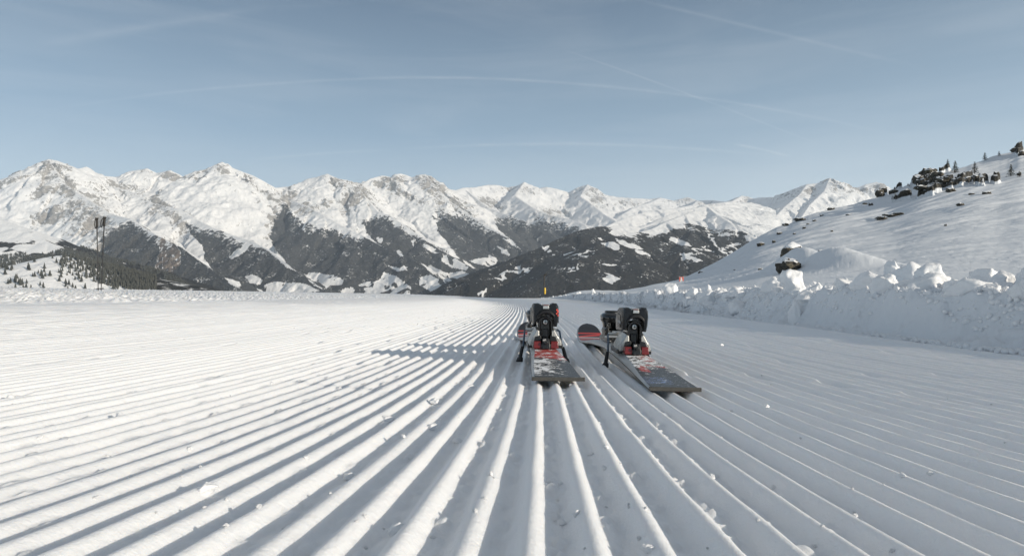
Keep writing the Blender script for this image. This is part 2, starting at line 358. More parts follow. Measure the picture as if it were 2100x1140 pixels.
#MARK_MOUNTAINS
# ------------------------------------------------------------------ mountains
# ridge lines: (photo x, photo y, depth in km) for the crest, and the flank slope
RID = [
 # main skyline
 ([(-150,400,7.5),(0,377,7.2),(30,366,7.1),(60,345,7),(82,333,7),(100,326,7),(118,329,7),(135,336,7),(160,346,7.1),(178,342,7.3),(192,352,7.4),(215,361,7.7),(240,363,7.9),(265,352,8),(288,348,8),(302,345,8),(322,355,8),(350,349,8),(375,362,8),(400,351,8),(430,348,8),(446,336,8),(456,332,8),(468,341,8),(490,349,8),(520,361,8),(545,374,8.2),(565,385,8.3),(590,383,8.5),(620,373,8.6),(632,366,8.6),(650,363,8.6),(671,356,8.6),(690,366,8.7),(712,369,8.8),(728,378,9),(745,376,9.3),(760,366,9.5),(785,360,9.7),(805,364,9.8),(820,356,9.8),(833,359,9.8),(845,364,9.8),(862,358,9.8),(872,357,9.8),(890,368,10),(905,378,10.2),(920,388,10.5),(935,390,11),(950,385,12),(975,384,12.5),(1000,379,13),(1020,379,13.2),(1040,384,13.5),(1060,380,13.5),(1075,373,13.5),(1090,381,13.8),(1106,386,14),(1122,383,14),(1145,388,14.2),(1165,394,14.5),(1185,384,14.5),(1205,378,14.5),(1222,390,14.8),(1245,403,15.2),(1270,404,15.5),(1300,406,15.6),(1330,408,16),(1355,405,16),(1380,411,16),(1410,404,16.2),(1430,411,16),(1460,410,15),(1490,414,14),(1510,405,12),(1522,401,12),(1540,408,11.5),(1560,405,11),(1590,404,10),(1606,397,9.8),(1622,390,9.5),(1640,383,9.2),(1655,378,9),(1675,376,9),(1690,373,9),(1702,365,9),(1712,374,9),(1730,382,9),(1745,388,9),(1760,384,9),(1775,378,9),(1797,373,9),(1812,384,9),(1840,392,9.3),(2000,430,10),(2400,420,10)], .72, 0),
 # spurs running down towards the valley
 ([(100,326,7),(126,372,6.6),(150,390,6.45),(180,408,6.25),(205,425,6.05),(230,440,5.9),(268,449,5.6),(300,470,5.35),(335,489,5.1),(375,508,4.9),(400,528,4.75),(430,550,4.6),(468,576,4.4),(505,604,4.2),(600,690,3.9)], .80, 1),
 ([(60,345,7),(60,385,6.7),(90,430,6.3),(110,470,6.0),(150,505,5.7)], .85, 1),
 ([(192,352,7.4),(224,381,7.3),(264,391,7.2),(314,416,6.9),(365,428,6.7),(407,452,6.45),(440,468,6.25),(477,482,6.1),(519,495,5.9),(550,511,5.7),(590,541,5.4),(620,564,5.25),(668,598,4.95),(740,660,4.7)], .75, 1),
 ([(375,362,8),(395,392,7.8),(420,405,7.6)], .8, 1),
 ([(456,332,8),(490,364,7.85),(519,388,7.75),(545,396,7.8),(565,400,8.0)], .75, 1),
 ([(590,383,8.5),(582,401,8.0),(612,415,7.65),(640,428,7.4),(668,443,7.15),(700,462,6.95),(738,480,6.75),(780,502,6.45),(837,524,6.15),(866,546,5.9),(893,564,5.75),(925,585,5.5),(980,640,5.2)], .72, 1),
 ([(582,401,8.0),(570,440,7.6),(560,480,7.1),(550,500,6.8)], .9, 1),
 ([(671,356,8.6),(705,373,8.45),(739,390,8.3),(752,408,8.1),(775,434,7.8),(800,442,7.65),(823,457,7.45),(870,490,7.15),(907,514,6.95),(949,539,6.7),(1000,563,6.45),(1060,620,6.1)], .74, 1),
 ([(785,360,9.7),(803,384,9.4),(837,410,9.1),(870,425,8.9),(900,446,8.6),(930,470,8.3),(962,492,8.1),(1010,522,7.8)], .8, 1),
 ([(872,357,9.8),(888,376,9.5),(921,412,9.1),(949,431,8.9),(991,458,8.5),(1040,484,8.2),(1080,506,8.0),(1130,540,7.6)], .8, 1),
 ([(950,385,12),(975,405,11),(1000,425,10.4),(1040,440,9.9),(1080,455,9.5),(1130,475,9.2),(1170,500,8.9)], .7, 1),
 ([(1075,373,13.5),(1055,400,12.2),(1090,424,11.2),(1125,440,10.6),(1160,447,10.2),(1200,460,9.8),(1240,480,9.4)], .62, 1),
 ([(1205,378,14.5),(1190,402,13.4),(1215,420,12.6),(1240,440,11.9),(1262,452,11.4)], .62, 1),
 ([(1355,405,16),(1330,416,14),(1300,425,13),(1275,440,12)], .6, 1),
 ([(1430,411,16),(1420,420,12.5),(1380,428,11.2),(1340,430,10.2),(1305,440,9.6),(1281,448,9.2),(1241,464,8.7),(1200,490,8.3)], .62, 1),
 ([(1522,401,12),(1500,413,10.2),(1470,417,9.5),(1440,420,9)], .6, 1),
 ([(1655,378,9),(1640,398,8.5),(1608,425,7.9),(1580,455,7.3),(1560,490,6.8)], .62, 1),
 ([(1590,404,10),(1575,425,9),(1560,440,8.4),(1550,452,8)], .62, 1),
 ([(1702,365,9),(1690,392,8.5),(1660,420,7.9),(1640,450,7.4)], .65, 1),
 # forested hill on the right of the valley
 ([(840,650,4.3),(905,606,4.5),(950,581,4.7),(1000,553,4.9),(1028,542,5.0),(1056,531,5.1),(1112,505,5.3),(1140,492,5.4),(1168,480,5.5),(1196,471,5.6),(1224,465,5.7),(1280,463,5.9),(1310,466,6.0),(1335,458,6.1),(1360,446,6.25),(1385,436,6.4),(1420,427,6.6),(1449,423,6.8),(1500,420,7.3),(1540,415,8.2)], .50, 2),
 ([(1449,423,6.8),(1405,440,6.3),(1365,455,5.9),(1335,470,5.6),(1300,478,5.35),(1252,487,5.1),(1222,500,4.95),(1196,514,4.8),(1154,542,4.55),(1098,578,4.3),(1050,615,4.1)], .45, 2),
 ([(1449,423,6.8),(1470,440,6.3),(1500,458,5.9),(1530,478,5.6),(1570,500,5.3),(1620,540,5.0)], .45, 2),
 ([(1405,440,6.3),(1420,470,5.7),(1400,510,5.0),(1390,560,4.5)], .42, 2),
 # wooded shoulder close by on the left
 ([(-200,420,3.3),(-60,440,3.2),(0,449,3.1),(42,463,3.05),(65,474,3.0),(98,496,2.9),(135,516,2.8),(168,534,2.7),(196,556,2.62),(245,588,2.5),(285,612,2.4),(340,660,2.3)], .42, 3),
 ([(-200,548,1.7),(-80,548,1.65),(0,547,1.62),(35,544,1.6),(62,540,1.6),(98,527,1.62),(126,523,1.64),(157,531,1.68),(180,545,1.72),(205,564,1.76),(235,585,1.8),(280,612,1.9),(340,655,2.0)], .30, 4)]
mu = np.linspace(-1.10, 1.16, 1560)
mY = np.concatenate([np.geomspace(62, 1200, 60)[:-1], np.linspace(1200, 3400, 230)[:-1], np.linspace(3400, 10200, 640)[:-1], np.linspace(10200, 17500, 170)])
MU, MY = np.meshgrid(mu, mY); MX = MU*MY
FLOORD = [62, 100, 300, 900, 2000, 3500, 4600, 5500, 6500, 8000, 9500, 12000, 20000]
FLOORZ = [-4.5, -9, -60, -190, -330, -400, -330, -215, -120, 30, 90, 160, 300]
flo = np.interp(MY, FLOORD, FLOORZ)+60*(fbm(MX/1500, MY/1500, 4, 7)-.5)*sstep(2500, 5000, MY)
best = flo.copy(); bt = np.full(MY.shape, 1e5); bs = np.zeros(MY.shape); kind = np.zeros(MY.shape)
warpx = MX+(fbm(MX/420, MY/420, 4, 91)-.5)*260; warpy = MY+(fbm(MX/420, MY/420, 4, 92)-.5)*260
off = 0.0
for pts, slope, kd in RID:
    P = np.array([((x-1050)/F*d*1000, d*1000, (570-y)/F*d*1000) for x, y, d in pts])
    for a, b in zip(P[:-1], P[1:]):
        lo, hi = min(a[1], b[1])-2600, max(a[1], b[1])+2600
        r0, r1 = np.searchsorted(mY, lo), np.searchsorted(mY, hi)
        if r1 <= r0: continue
        sl_ = slice(r0, r1)
        ab = b-a; l2 = ab[0]**2+ab[1]**2; ln = math.sqrt(l2)
        # distance with a warped position away from the crest, exact on the crest
        def dist(x, y):
            t = np.clip(((x-a[0])*ab[0]+(y-a[1])*ab[1])/l2, 0, 1)
            return np.hypot(x-a[0]-t*ab[0], y-a[1]-t*ab[1]), t
        d0, t0 = dist(MX[sl_], MY[sl_])
        d1, t1 = dist(warpx[sl_], warpy[sl_])
        w = sstep(60, 500, d0); dd = d0*(1-w)+d1*w; t = t0*(1-w)+t1*w
        zc = a[2]+(b[2]-a[2])*t
        arc = off+t*ln
        cur = slope*dd*(1-.16*np.clip(dd/2500, 0, 1))
        z = zc-cur
        m = z > best[sl_]
        best[sl_][m] = z[m]; bt[sl_][m] = dd[m]; bs[sl_][m] = arc[m]; kind[sl_][m] = kd
        off += ln
    off += 5000
big = np.where(bt > 9e4, 0, 1.0)
near3 = np.where(kind >= 3, .22, 1.0)*np.where(kind == 2, .55, 1.0)*np.where(MY < 3000, .35, 1)
tt = np.clip(bt, 0, 4000)
# gullies and ribs running down the flanks, then broken rock
amp = np.clip(tt/260, 0, 1)*big*near3
gul = fbm(bs/210, tt/1500, 4, 101, ridged=True)-.55
gul2 = fbm(bs/75+9, tt/620, 3, 103, ridged=True)-.55
rock = fbm(MX/170, MY/170, 5, 105, ridged=True)-.55
def ell(x, y, cx, cy, rx, ry, tilt=0):
    c_, s_ = math.cos(R(tilt)), math.sin(R(tilt)); dx, dy = x-cx, y-cy
    return ((dx*c_+dy*s_)/rx)**2+((-dx*s_+dy*c_)/ry)**2
ppx = MU*F+1050; py0 = 570-best/MY*F
kx_ = ppx+(fbm(MX/140, MY/140, 4, 131)-.5)*34; ky_ = py0+(fbm(MX/140, MY/140, 4, 132)-.5)*26
rockw = np.zeros(MY.shape)
for cx, cy, rx, ry, tl in ((25,368,40,7,-22),(100,352,34,26,-20),(130,345,26,9,20),(105,395,34,12,-25),(140,400,16,36,-15),(100,448,38,18,-25),(185,445,42,42,30),(205,490,34,18,-40),(260,392,40,9,15),(330,422,34,12,25),(345,445,40,13,30),(290,350,34,8,0),(350,362,24,9,20),(410,362,20,8,-35),(455,348,16,9,-25),(516,382,8,26,-30),(548,402,18,10,30),(590,404,12,26,10),(560,445,12,45,10),(640,425,34,12,-20),(690,374,20,13,25),(735,392,38,14,35),(720,410,14,30,25),(785,372,22,9,-10),(820,372,16,8,0),(808,388,10,14,-30),(845,408,34,8,28),(872,368,22,12,0),(890,388,26,18,25),(900,410,16,22,-10),(940,425,34,8,25),(1005,420,30,9,15),(1050,385,26,7,-20),(1080,390,22,9,20),(1130,442,28,8,10),(1200,392,30,8,0),(1225,412,20,12,30),(1290,420,30,6,0),(1400,412,40,6,0),(1440,418,34,5,0),(1530,410,14,8,0),(1600,400,26,8,0),(1650,392,30,11,-20),(1703,378,24,12,10),(1760,388,30,9,0),(1800,384,18,10,0)):
    rockw = np.maximum(rockw, np.exp(-ell(kx_, ky_, cx, cy, rx, ry, tl)*.8))
hi = sstep(150, 520, best)
MZ = best+amp*(gul*(150-20*hi)+gul2*(50+14*hi))+np.clip(tt/90, .12, 1)*big*near3*rock*(58+60*rockw)+np.clip(tt/120, .05, 1)*big*near3*(fbm(MX/48, MY/48, 3, 110, ridged=True)-.5)*(6+16*rockw)
MZ = MZ+(fbm(MX/60, MY/60, 3, 107)-.5)*10*big*np.clip(MY/6000, .1, 1)*np.clip(tt/60, .2, 1)
MZ = MZ+(fbm(MX/330, MY/330, 4, 109)-.5)*60*(1-big)*sstep(3000, 5000, MY)
# what grows or shows where
gy = np.gradient(MZ, axis=0)/np.gradient(MY, axis=0)
gx = np.gradient(MZ, axis=1)/np.gradient(MX, axis=1)
gyt = gy-gx*MU
steep = np.hypot(gx, gyt)
n1 = fbm(MX/420, MY/420, 4, 111); n2 = fbm(MX/110, MY/110, 4, 113); n4 = fbm(MX/45, MY/45, 3, 114); n3 = fbm(bs/160, tt/900, 3, 115)
ppx = MU*F+1050
ppy = 570-MZ/MY*F
jx = ppx+(fbm(MX/140, MY/140, 4, 131)-.5)*34; jy = ppy+(fbm(MX/140, MY/140, 4, 132)-.5)*26
def inpoly(x, y, P):
    r = np.zeros(x.shape, bool); n = len(P)
    for i in range(n):
        x1, y1 = P[i]; x2, y2 = P[(i+1) % n]
        if y1 == y2: continue
        r ^= ((y1 > y) != (y2 > y)) & (x < (x2-x1)*(y-y1)/(y2-y1)+x1)
    return r
# where the woods begin on each spur
TLX = [150, 180, 200, 225, 240, 268, 300, 335, 364, 368, 372, 400, 440, 480, 519, 547, 551, 560, 575, 590, 610, 640, 670, 700, 735, 744, 750, 775, 800, 823, 850, 878, 884, 905, 925, 950, 990, 1010, 1016, 1040, 1060, 1090, 1105, 1140, 1170, 1200, 1225, 1260, 1400]
TLY = [600, 540, 505, 468, 456, 449, 470, 489, 503, 503, 440, 458, 474, 486, 500, 510, 478, 440, 412, 420, 448, 456, 466, 472, 486, 486, 440, 436, 443, 458, 474, 484, 448, 432, 428, 436, 458, 468, 446, 440, 447, 456, 444, 450, 460, 472, 476, 490, 560]
tly = np.interp(jx, TLX, TLY)
forest = sstep(-6, 46, jy-tly)*.62+.40*(jy > tly+3)
for P in ([(300,466),(335,425),(372,437),(388,476),(414,503),(422,532),(434,552),(400,529),(375,509),(335,490)],
          [(500,478),(545,466),(560,503),(592,543),(614,560),(590,550),(550,515),(519,497)],
          [(640,436),(735,438),(746,470),(772,498),(792,510),(738,482),(700,465),(668,445)],
          [(830,448),(884,440),(902,478),(926,508),(938,530),(907,515),(870,491),(840,464)],
          [(962,440),(1012,440),(1020,470),(1050,492),(1030,484),(991,462)],
          [(470,528),(485,512),(512,494),(518,498),(500,514),(478,534)],
          [(268,604),(288,575),(300,560),(303,566),(288,590),(284,604)],
          [(617,440),(627,442),(631,462),(625,478),(622,462)]):
    forest = np.where(inpoly(ppx+(n2-.5)*16, ppy+(n2-.5)*10, P), forest*.12, forest)
fields = np.zeros(MY.shape)
for P in ([(462,570),(480,568),(496,577),(489,590),(470,582)], [(503,566),(520,563),(536,571),(531,583),(507,580)],
          [(533,586),(556,577),(600,578),(632,584),(668,602),(700,612),(520,612)], [(624,562),(645,558),(690,566),(706,576),(703,584),(676,584),(664,594),(640,584)],
          [(700,597),(735,588),(757,576),(785,572),(790,560),(812,566),(834,582),(846,590),(842,604),(700,612)], [(797,546),(815,548),(826,543),(841,551),(815,557)],
          [(862,539),(885,545),(908,556),(917,566),(905,572),(885,560)], [(858,567),(882,563),(900,572),(906,590),(884,598),(862,586)],
          [(905,518),(935,524),(962,540),(976,552),(955,556),(925,548),(908,536)], [(960,536),(990,532),(1002,522),(1016,528),(1020,545),(1000,548)],
          [(905,560),(950,556),(970,566),(940,586),(915,584)], [(1030,488),(1050,492),(1070,512),(1058,508)], [(1020,505),(1042,512),(1046,524),(1030,520)],
          [(850,496),(880,503),(912,520),(890,520)], [(775,488),(785,486),(786,500),(777,498)], [(812,512),(822,514),(828,526),(818,524)], [(840,492),(852,490),(848,506)]):
    fields = np.where(inpoly(ppx+(n2-.5)*14, ppy+(n2-.5)*7, P), 1.0, fields)
hedge = sstep(.60, .66, fbm(MX/95, MY/95, 3, 141))
forest = forest*(1-fields*(1-.75*hedge))
forest = np.where((fields < .5) & (ppy > 572) & (ppx > 440) & (ppx < 930) & (kind != 2), np.maximum(forest, .9*sstep(.40, .50, n1)), forest)
# hill on the right: woods up to the bald dome, with clearings
HX_ = [900, 1224, 1262, 1300, 1335, 1352, 1380, 1405, 1440, 1470, 1492, 1530, 1560, 1620]
HY_ = [400, 440, 474, 480, 480, 474, 463, 458, 458, 468, 466, 482, 505, 540]
h_t = np.interp(jx, HX_, HY_)
fh = sstep(-4, 26, jy-h_t)*.5+.46*(jy > h_t+2)
for cx, cy, rx, ry, tl in ((1048,559,38,6,-20),(1176,523,20,3,-4),(1128,513,7,6,-30),(1256,503,17,7,15),(1245,540,14,3,4),(1247,569,13,9,40),(1296,505,22,5,15),(1170,547,16,3,-35),(1206,519,16,3,-40),(1320,520,9,4,10),(1396,497,26,5,20),(1413,528,15,5,-25),(1440,515,20,4,-20),(1463,492,30,3,55),(985,597,16,4,-15),(1268,477,14,3,-5),(1500,512,22,8,-30)):
    fh = fh*sstep(.55, 1.5, ell(ppx+(n2-.5)*46+(n4-.5)*22, ppy+(n2-.5)*22+(n4-.5)*10, cx, cy, rx, ry, tl))
thinh = sstep(.62, .72, fbm(MX/120+2, MY/120, 4, 143)); fh = fh*(1-.35*thinh*sstep(1180, 1240, ppx))
forest = np.where(kind == 2, fh, forest)
thin = sstep(.40, .54, fbm(MX/180, MY/180, 4, 123)+.10*sstep(350, 150, MZ))
thin = sstep(.56, .66, fbm(MX/150, MY/150, 4, 123)+.20*sstep(70, 190, ppx)+.05*sstep(300, 150, MZ))
forest = np.where(kind == 3, np.maximum(thin*.9, .95*sstep(215, 280, ppx))*(1-.85*sstep(505, 490, ppy)*sstep(150, 110, ppx)), forest)
forest = np.where(kind == 4, .10+.5*sstep(200, 290, ppx), forest)
forest = np.where(MY < 900, 0, forest)
rockm = np.clip(rockw*(.36+.60*sstep(.45, 1.3, steep+(n2-.5)*.9))+.12*(n1-.5)+.10+.26*sstep(1.0, 1.5, steep+(n2-.5)*.5), 0, 1)*sstep(30, 200, MZ+150)
rockm = np.where(kind >= 2, rockm*.2, rockm)
CP = [(326,500),(338,488),(352,492),(362,504),(374,520),(364,548),(354,575),(350,612),(306,612),(318,575),(318,540)]
cliff = np.where(inpoly(ppx+(n2-.5)*12, ppy+(n2-.5)*12, CP) & (kind == 1), .30+.75*fbm(ppx/7, MZ/260, 4, 151), 0)
forest = np.where(cliff > .6, forest*.15, forest)

m, t, b = new_mat('mountain_surface')
def att(name):
    n = N(t, 'ShaderNodeAttribute', attribute_name=name); return n.outputs['Fac']
tc = N(t, 'ShaderNodeTexCoord')
def mnz(scale, det=5.0, rough=.6):
    n = N(t, 'ShaderNodeTexNoise', i_Scale=scale, i_Detail=det, i_Roughness=rough); L(t, tc.outputs['Object'], n.inputs['Vector']); return n.outputs['Fac']
f20 = mnz(1/38.0); f60 = mnz(1/110.0); f9 = mnz(1/16.0, 3)
snowc = mixc(t, f60, (.86, .865, .87), (.93, .925, .915))
rockc = mixc(t, ramp(t, f20, [(.3, 0.0), (.7, 1.0)]), (.15, .145, .14), (.42, .40, .37))
cliffc = mixc(t, ramp(t, f60, [(.35, 0.0), (.65, 1.0)]), (.085, .075, .07), (.33, .265, .215))
treec = mixc(t, ramp(t, f9, [(.3, 0.0), (.7, 1.0)]), (.040, .046, .052), (.115, .115, .110))  # far woods paler and bluer: distance haze partly put into the colour
neartreec = mixc(t, ramp(t, f9, [(.3, 0.0), (.7, 1.0)]), (.014, .016, .017), (.055, .051, .044))  # nearer woods: darker spruce, set lower for more haze contrast
treec = mixc(t, att('near_wood'), treec, neartreec)
# crowns broken up by snow on the ground between them
fm = math_n(t, 'MULTIPLY_ADD', math_n(t, 'SUBTRACT', f20, .5), 1.5, att('forest'))
fmask = ramp(t, fm, [(.44, 0.0), (.56, 1.0)])
gap = ramp(t, math_n(t, 'MULTIPLY', f9, f60), [(.338, 0.0), (.40, .75)])
fmask2 = math_n(t, 'MULTIPLY', fmask, math_n(t, 'SUBTRACT', 1.0, gap))
f4 = mnz(1/34.0, 6, .8)
rm = math_n(t, 'MULTIPLY_ADD', math_n(t, 'SUBTRACT', f4, .5), 3.2, att('rock'))
rmask = ramp(t, rm, [(.53, 0.0), (.70, .9)])
cmask = ramp(t, math_n(t, 'MULTIPLY_ADD', math_n(t, 'SUBTRACT', f20, .5), 1.8, att('cliff')), [(.42, 0.0), (.60, 1.0)])
c = mixc(t, rmask, snowc, rockc); c = mixc(t, fmask2, c, treec); c = mixc(t, cmask, c, cliffc)
L(t, c, b.inputs['Base Color']); b.inputs['Roughness'].default_value = .85; b.inputs['Specular IOR Level'].default_value = .15
bp = N(t, 'ShaderNodeBump', i_Strength=.8, i_Distance=14.0)
hgt = math_n(t, 'ADD', math_n(t, 'MULTIPLY', f20, .8), math_n(t, 'MULTIPLY', math_n(t, 'MULTIPLY', f9, fmask), 1.0))
L(t, hgt, bp.inputs['Height']); L(t, bp.outputs[0], b.inputs['Normal'])
mt = grid_mesh('mountains', MX, MY, MZ, m, {'forest': forest, 'rock': rockm, 'cliff': cliff, 'near_wood': (kind >= 2)*1.0})
tag(mt, 'snowy alpine mountain range with forested lower slopes across the valley', kind='structure')
print('mount verts', MZ.size)
def mountain_z(x, y):
    """height of the mountain sheet under a point"""
    u = x/y; j = (u-mu[0])/(mu[1]-mu[0]); i = np.interp(y, mY, np.arange(len(mY)))
    j0, i0 = int(j), int(i); fj, fi = j-j0, i-i0
    return float((MZ[i0, j0]*(1-fj)+MZ[i0, j0+1]*fj)*(1-fi)+(MZ[i0+1, j0]*(1-fj)+MZ[i0+1, j0+1]*fj)*fi)
#MARK_OBJECTS
# ------------------------------------------------------------------ materials of the objects
M_black = plain('black_plastic', (.014, .015, .017), .34, bump=.0003, bscale=900, var=.3)
M_gloss = plain('glossy_black_plastic', (.008, .008, .009), .16, coat=.4)
M_shell = plain('dark_grey_shell', (.008, .010, .013), .27, spec=.38, bump=.0002, bscale=1400, var=.2)
M_silver = plain('brushed_silver', (.62, .62, .60), .32, metal=.85, bump=.0002, bscale=900)
M_steel = plain('blue_steel', (.10, .14, .19), .3, metal=.8)
M_edge = plain('ski_edge_steel', (.11, .105, .095), .5, metal=.4, var=.5, bscale=60)
M_red = plain('red_plastic', (.15, .011, .010), .3, coat=.3, bump=.0006, bscale=200, var=.5)
M_redmark = plain('red_print', (.62, .06, .04), .4)
M_greymark = plain('grey_print', (.42, .44, .46), .4)
M_side = plain('ski_sidewall', (.40, .42, .43), .35, var=.12, bscale=30)
M_grip = plain('rubber_grip', (.018, .017, .016), .6)
M_shaft = plain('pole_shaft', (.022, .022, .024), .35)
M_wood = plain('weathered_wood', (.16, .11, .075), .8, bscale=30, var=.4)
M_yellow = plain('yellow_padding', (.78, .50, .05), .5)
M_iron = plain('dark_iron', (.05, .045, .04), .6, metal=.3)
M_bluegrey = plain('blue_grey_board', (.13, .17, .21), .5)
M_white = plain('white_paint', (.75, .75, .73), .5)
M_signred = plain('faded_red_paint', (.62, .16, .13), .5)

def dusted(name, col, rough, metal, cover, scale, seed=0.0):
    """a surface with dry snow stuck to it in patches"""
    m, t, b = new_mat(name)
    tc = N(t, 'ShaderNodeTexCoord')
    mp = N(t, 'ShaderNodeMapping'); mp.inputs['Location'].default_value = (seed, seed*.7, 0); L(t, tc.outputs['Object'], mp.inputs[0])
    n = N(t, 'ShaderNodeTexNoise', i_Scale=scale, i_Detail=7.0, i_Roughness=.7); L(t, mp.outputs[0], n.inputs['Vector'])
    mk = ramp(t, n.outputs['Fac'], [(1-cover-.03, 0.0), (1-cover+.03, 1.0)])
    L(t, mixc(t, mk, col, (.84, .85, .86)), b.inputs['Base Color'])
    L(t, math_n(t, 'MULTIPLY_ADD', mk, .6-rough, rough), b.inputs['Roughness'])
    L(t, math_n(t, 'MULTIPLY_ADD', mk, -metal, metal), b.inputs['Metallic'])
    bp = N(t, 'ShaderNodeBump', i_Strength=1.0, i_Distance=.0015); L(t, mk, bp.inputs['Height']); L(t, bp.outputs[0], b.inputs['Normal'])
    return m
M_base = dusted('snowy_silver', (.50, .50, .48), .35, .7, .44, 55)
M_blackdust = dusted('snow_dusted_black', (.014, .015, .017), .35, 0, .38, 70)

def topsheet_mat(name, right):
    m, t, b = new_mat(name)
    tc = N(t, 'ShaderNodeTexCoord'); sp = N(t, 'ShaderNodeSeparateXYZ'); L(t, tc.outputs['Object'], sp.inputs[0])
    X, Y = sp.outputs[0], sp.outputs[1]
    def nz(sc, det=6.0, rg=.65, seed=0.0, stretch=(1, 1, 1)):
        mp = N(t, 'ShaderNodeMapping'); mp.inputs['Location'].default_value = (seed, seed, 0); mp.inputs['Scale'].default_value = stretch
        L(t, tc.outputs['Object'], mp.inputs[0])
        n = N(t, 'ShaderNodeTexNoise', i_Scale=sc, i_Detail=det, i_Roughness=rg); L(t, mp.outputs[0], n.inputs['Vector']); return n.outputs['Fac']
    def band(v, a, bb, soft=.001):
        r1 = N(t, 'ShaderNodeMapRange', clamp=True); L(t, v, r1.inputs[0]); r1.inputs[1].default_value = a-soft; r1.inputs[2].default_value = a+soft
        r2 = N(t, 'ShaderNodeMapRange', clamp=True); L(t, v, r2.inputs[0]); r2.inputs[1].default_value = bb-soft; r2.inputs[2].default_value = bb+soft
        r2.inputs[3].default_value = 1; r2.inputs[4].default_value = 0
        return math_n(t, 'MULTIPLY', r1.outputs[0], r2.outputs[0])
    c = mixc(t, nz(260, 5), (.028, .032, .036), (.060, .066, .072))
    red, dark = (.46, .045, .038), (.012, .013, .018)
    sk = math_n(t, 'MULTIPLY_ADD', X, .55, Y)            # skewed across the ski
    c = mixc(t, band(Y, 1.30, 1.70), c, dark)
    # shovel: red stripes over black, a white line below
    c = mixc(t, band(Y, 1.508, 1.521), c, red)
    c = mixc(t, band(math_n(t, 'MULTIPLY_ADD', X, -.25, Y), 1.476, 1.497), c, red)
    c = mixc(t, band(Y, 1.455, 1.463), c, (.75, .75, .75))
    c = mixc(t, band(Y, 1.36, 1.452), c, (.30, .10, .10))
    if not right:
        c = mixc(t, band(Y, .255, .42), c, red)
        c = mixc(t, band(math_n(t, 'MULTIPLY_ADD', nz(70), .05, sk), .262, .300), c, red)
    else:
        c = mixc(t, math_n(t, 'MULTIPLY', band(Y, .30, .42), band(X, -.005, .06)), c, red)
        c = mixc(t, math_n(t, 'MULTIPLY', band(sk, .15, .235), band(X, -.036, -.014)), c, red)
        c = mixc(t, math_n(t, 'MULTIPLY', band(sk, .235, .252), band(X, -.010, .05)), c, red)
        # scratched blue lettering-like print near the tail
        w = N(t, 'ShaderNodeTexWave', wave_type='RINGS', i_Scale=26.0, i_Distortion=9.0, i_Detail=4.0)
        w.inputs['Detail Scale'].default_value = 3.0; L(t, tc.outputs['Object'], w.inputs['Vector'])
        scr = math_n(t, 'MULTIPLY', ramp(t, w.outputs['Fac'], [(.80, 0.0), (.90, 1.0)]), math_n(t, 'MULTIPLY', band(Y, .035, .105, .01), band(X, -.050, .005, .008)))
        c = mixc(t, math_n(t, 'MULTIPLY', scr, .8), c, (.30, .42, .75))
    # dry snow blown over it
    if right: cov = math_n(t, 'ADD', math_n(t, 'MULTIPLY', band(Y, .19, .44, .05), .115), math_n(t, 'MULTIPLY', band(Y, .44, 1.2, .05), .05))
    else:
        cov = math_n(t, 'ADD', math_n(t, 'MULTIPLY', math_n(t, 'MULTIPLY', band(Y, .03, .215, .03), band(X, -.06, .006, .014)), .115), math_n(t, 'MULTIPLY', band(Y, .18, .44, .04), .055))
        cov = math_n(t, 'ADD', cov, math_n(t, 'MULTIPLY', band(Y, .44, 1.2, .05), .04))
    sn = math_n(t, 'ADD', nz(46, 9, .78, 3.3 if right else 1.1), cov)
    mk = ramp(t, sn, [(.590, 0.0), (.612, 1.0)])
    fine = ramp(t, nz(420, 3, .6, 7.7), [(.625, 0.0), (.66, 1.0)])
    mk = math_n(t, 'MAXIMUM', mk, math_n(t, 'MULTIPLY', fine, .75))
    mk = math_n(t, 'MULTIPLY', mk, band(Y, -.01, 1.30, .08))
    c = mixc(t, mk, c, (.85, .86, .87)); L(t, c, b.inputs['Base Color'])
    L(t, math_n(t, 'MULTIPLY_ADD', mk, .2, .42), b.inputs['Roughness'])
    bp = N(t, 'ShaderNodeBump', i_Strength=1.0, i_Distance=.0012); L(t, mk, bp.inputs['Height']); L(t, bp.outputs[0], b.inputs['Normal'])
    return m

# ------------------------------------------------------------------ modelling helpers
def add_box(bm, x0, x1, y0, y1, z0, z1, top=(1, 1), shift=0.0, mi=0):
    cx, cy = (x0+x1)/2, (y0+y1)/2; v = []
    for z, kx, ky, s in ((z0, 1, 1, 0), (z1, top[0], top[1], shift)):
        for X_, Y_ in ((x0, y0), (x1, y0), (x1, y1), (x0, y1)):
            v.append(bm.verts.new((cx+(X_-cx)*kx, cy+(Y_-cy)*ky+s, z)))
    for f in ((3, 2, 1, 0), (4, 5, 6, 7), (0, 1, 5, 4), (1, 2, 6, 5), (2, 3, 7, 6), (3, 0, 4, 7)):
        bm.faces.new([v[i] for i in f]).material_index = mi
def add_loft(bm, rings, cap=True, closed=True, mi=0):
    vr = [[bm.verts.new(p) for p in r] for r in rings]; n = len(vr[0])
    for a, b in zip(vr[:-1], vr[1:]):
        for i in range(n if closed else n-1):
            j = (i+1) % n; bm.faces.new((a[i], a[j], b[j], b[i])).material_index = mi
    if cap:
        bm.faces.new(vr[0][::-1]).material_index = mi; bm.faces.new(vr[-1]).material_index = mi
def add_tube(bm, pts, rad, seg=10, flat=1.0):
    pts = [Vector(p) for p in pts]; rings = []
    rad = rad if isinstance(rad, (list, tuple)) else [rad]*len(pts)
    for i, p in enumerate(pts):
        d = (pts[min(i+1, len(pts)-1)]-pts[max(i-1, 0)]).normalized()
        s = d.cross(Vector((0, 1, 0)) if abs(d.y) < .9 else Vector((1, 0, 0))).normalized(); u_ = d.cross(s)
        rings.append([p+(s*math.cos(k*2*math.pi/seg)+u_*math.sin(k*2*math.pi/seg)*flat)*rad[i] for k in range(seg)])
    add_loft(bm, rings)
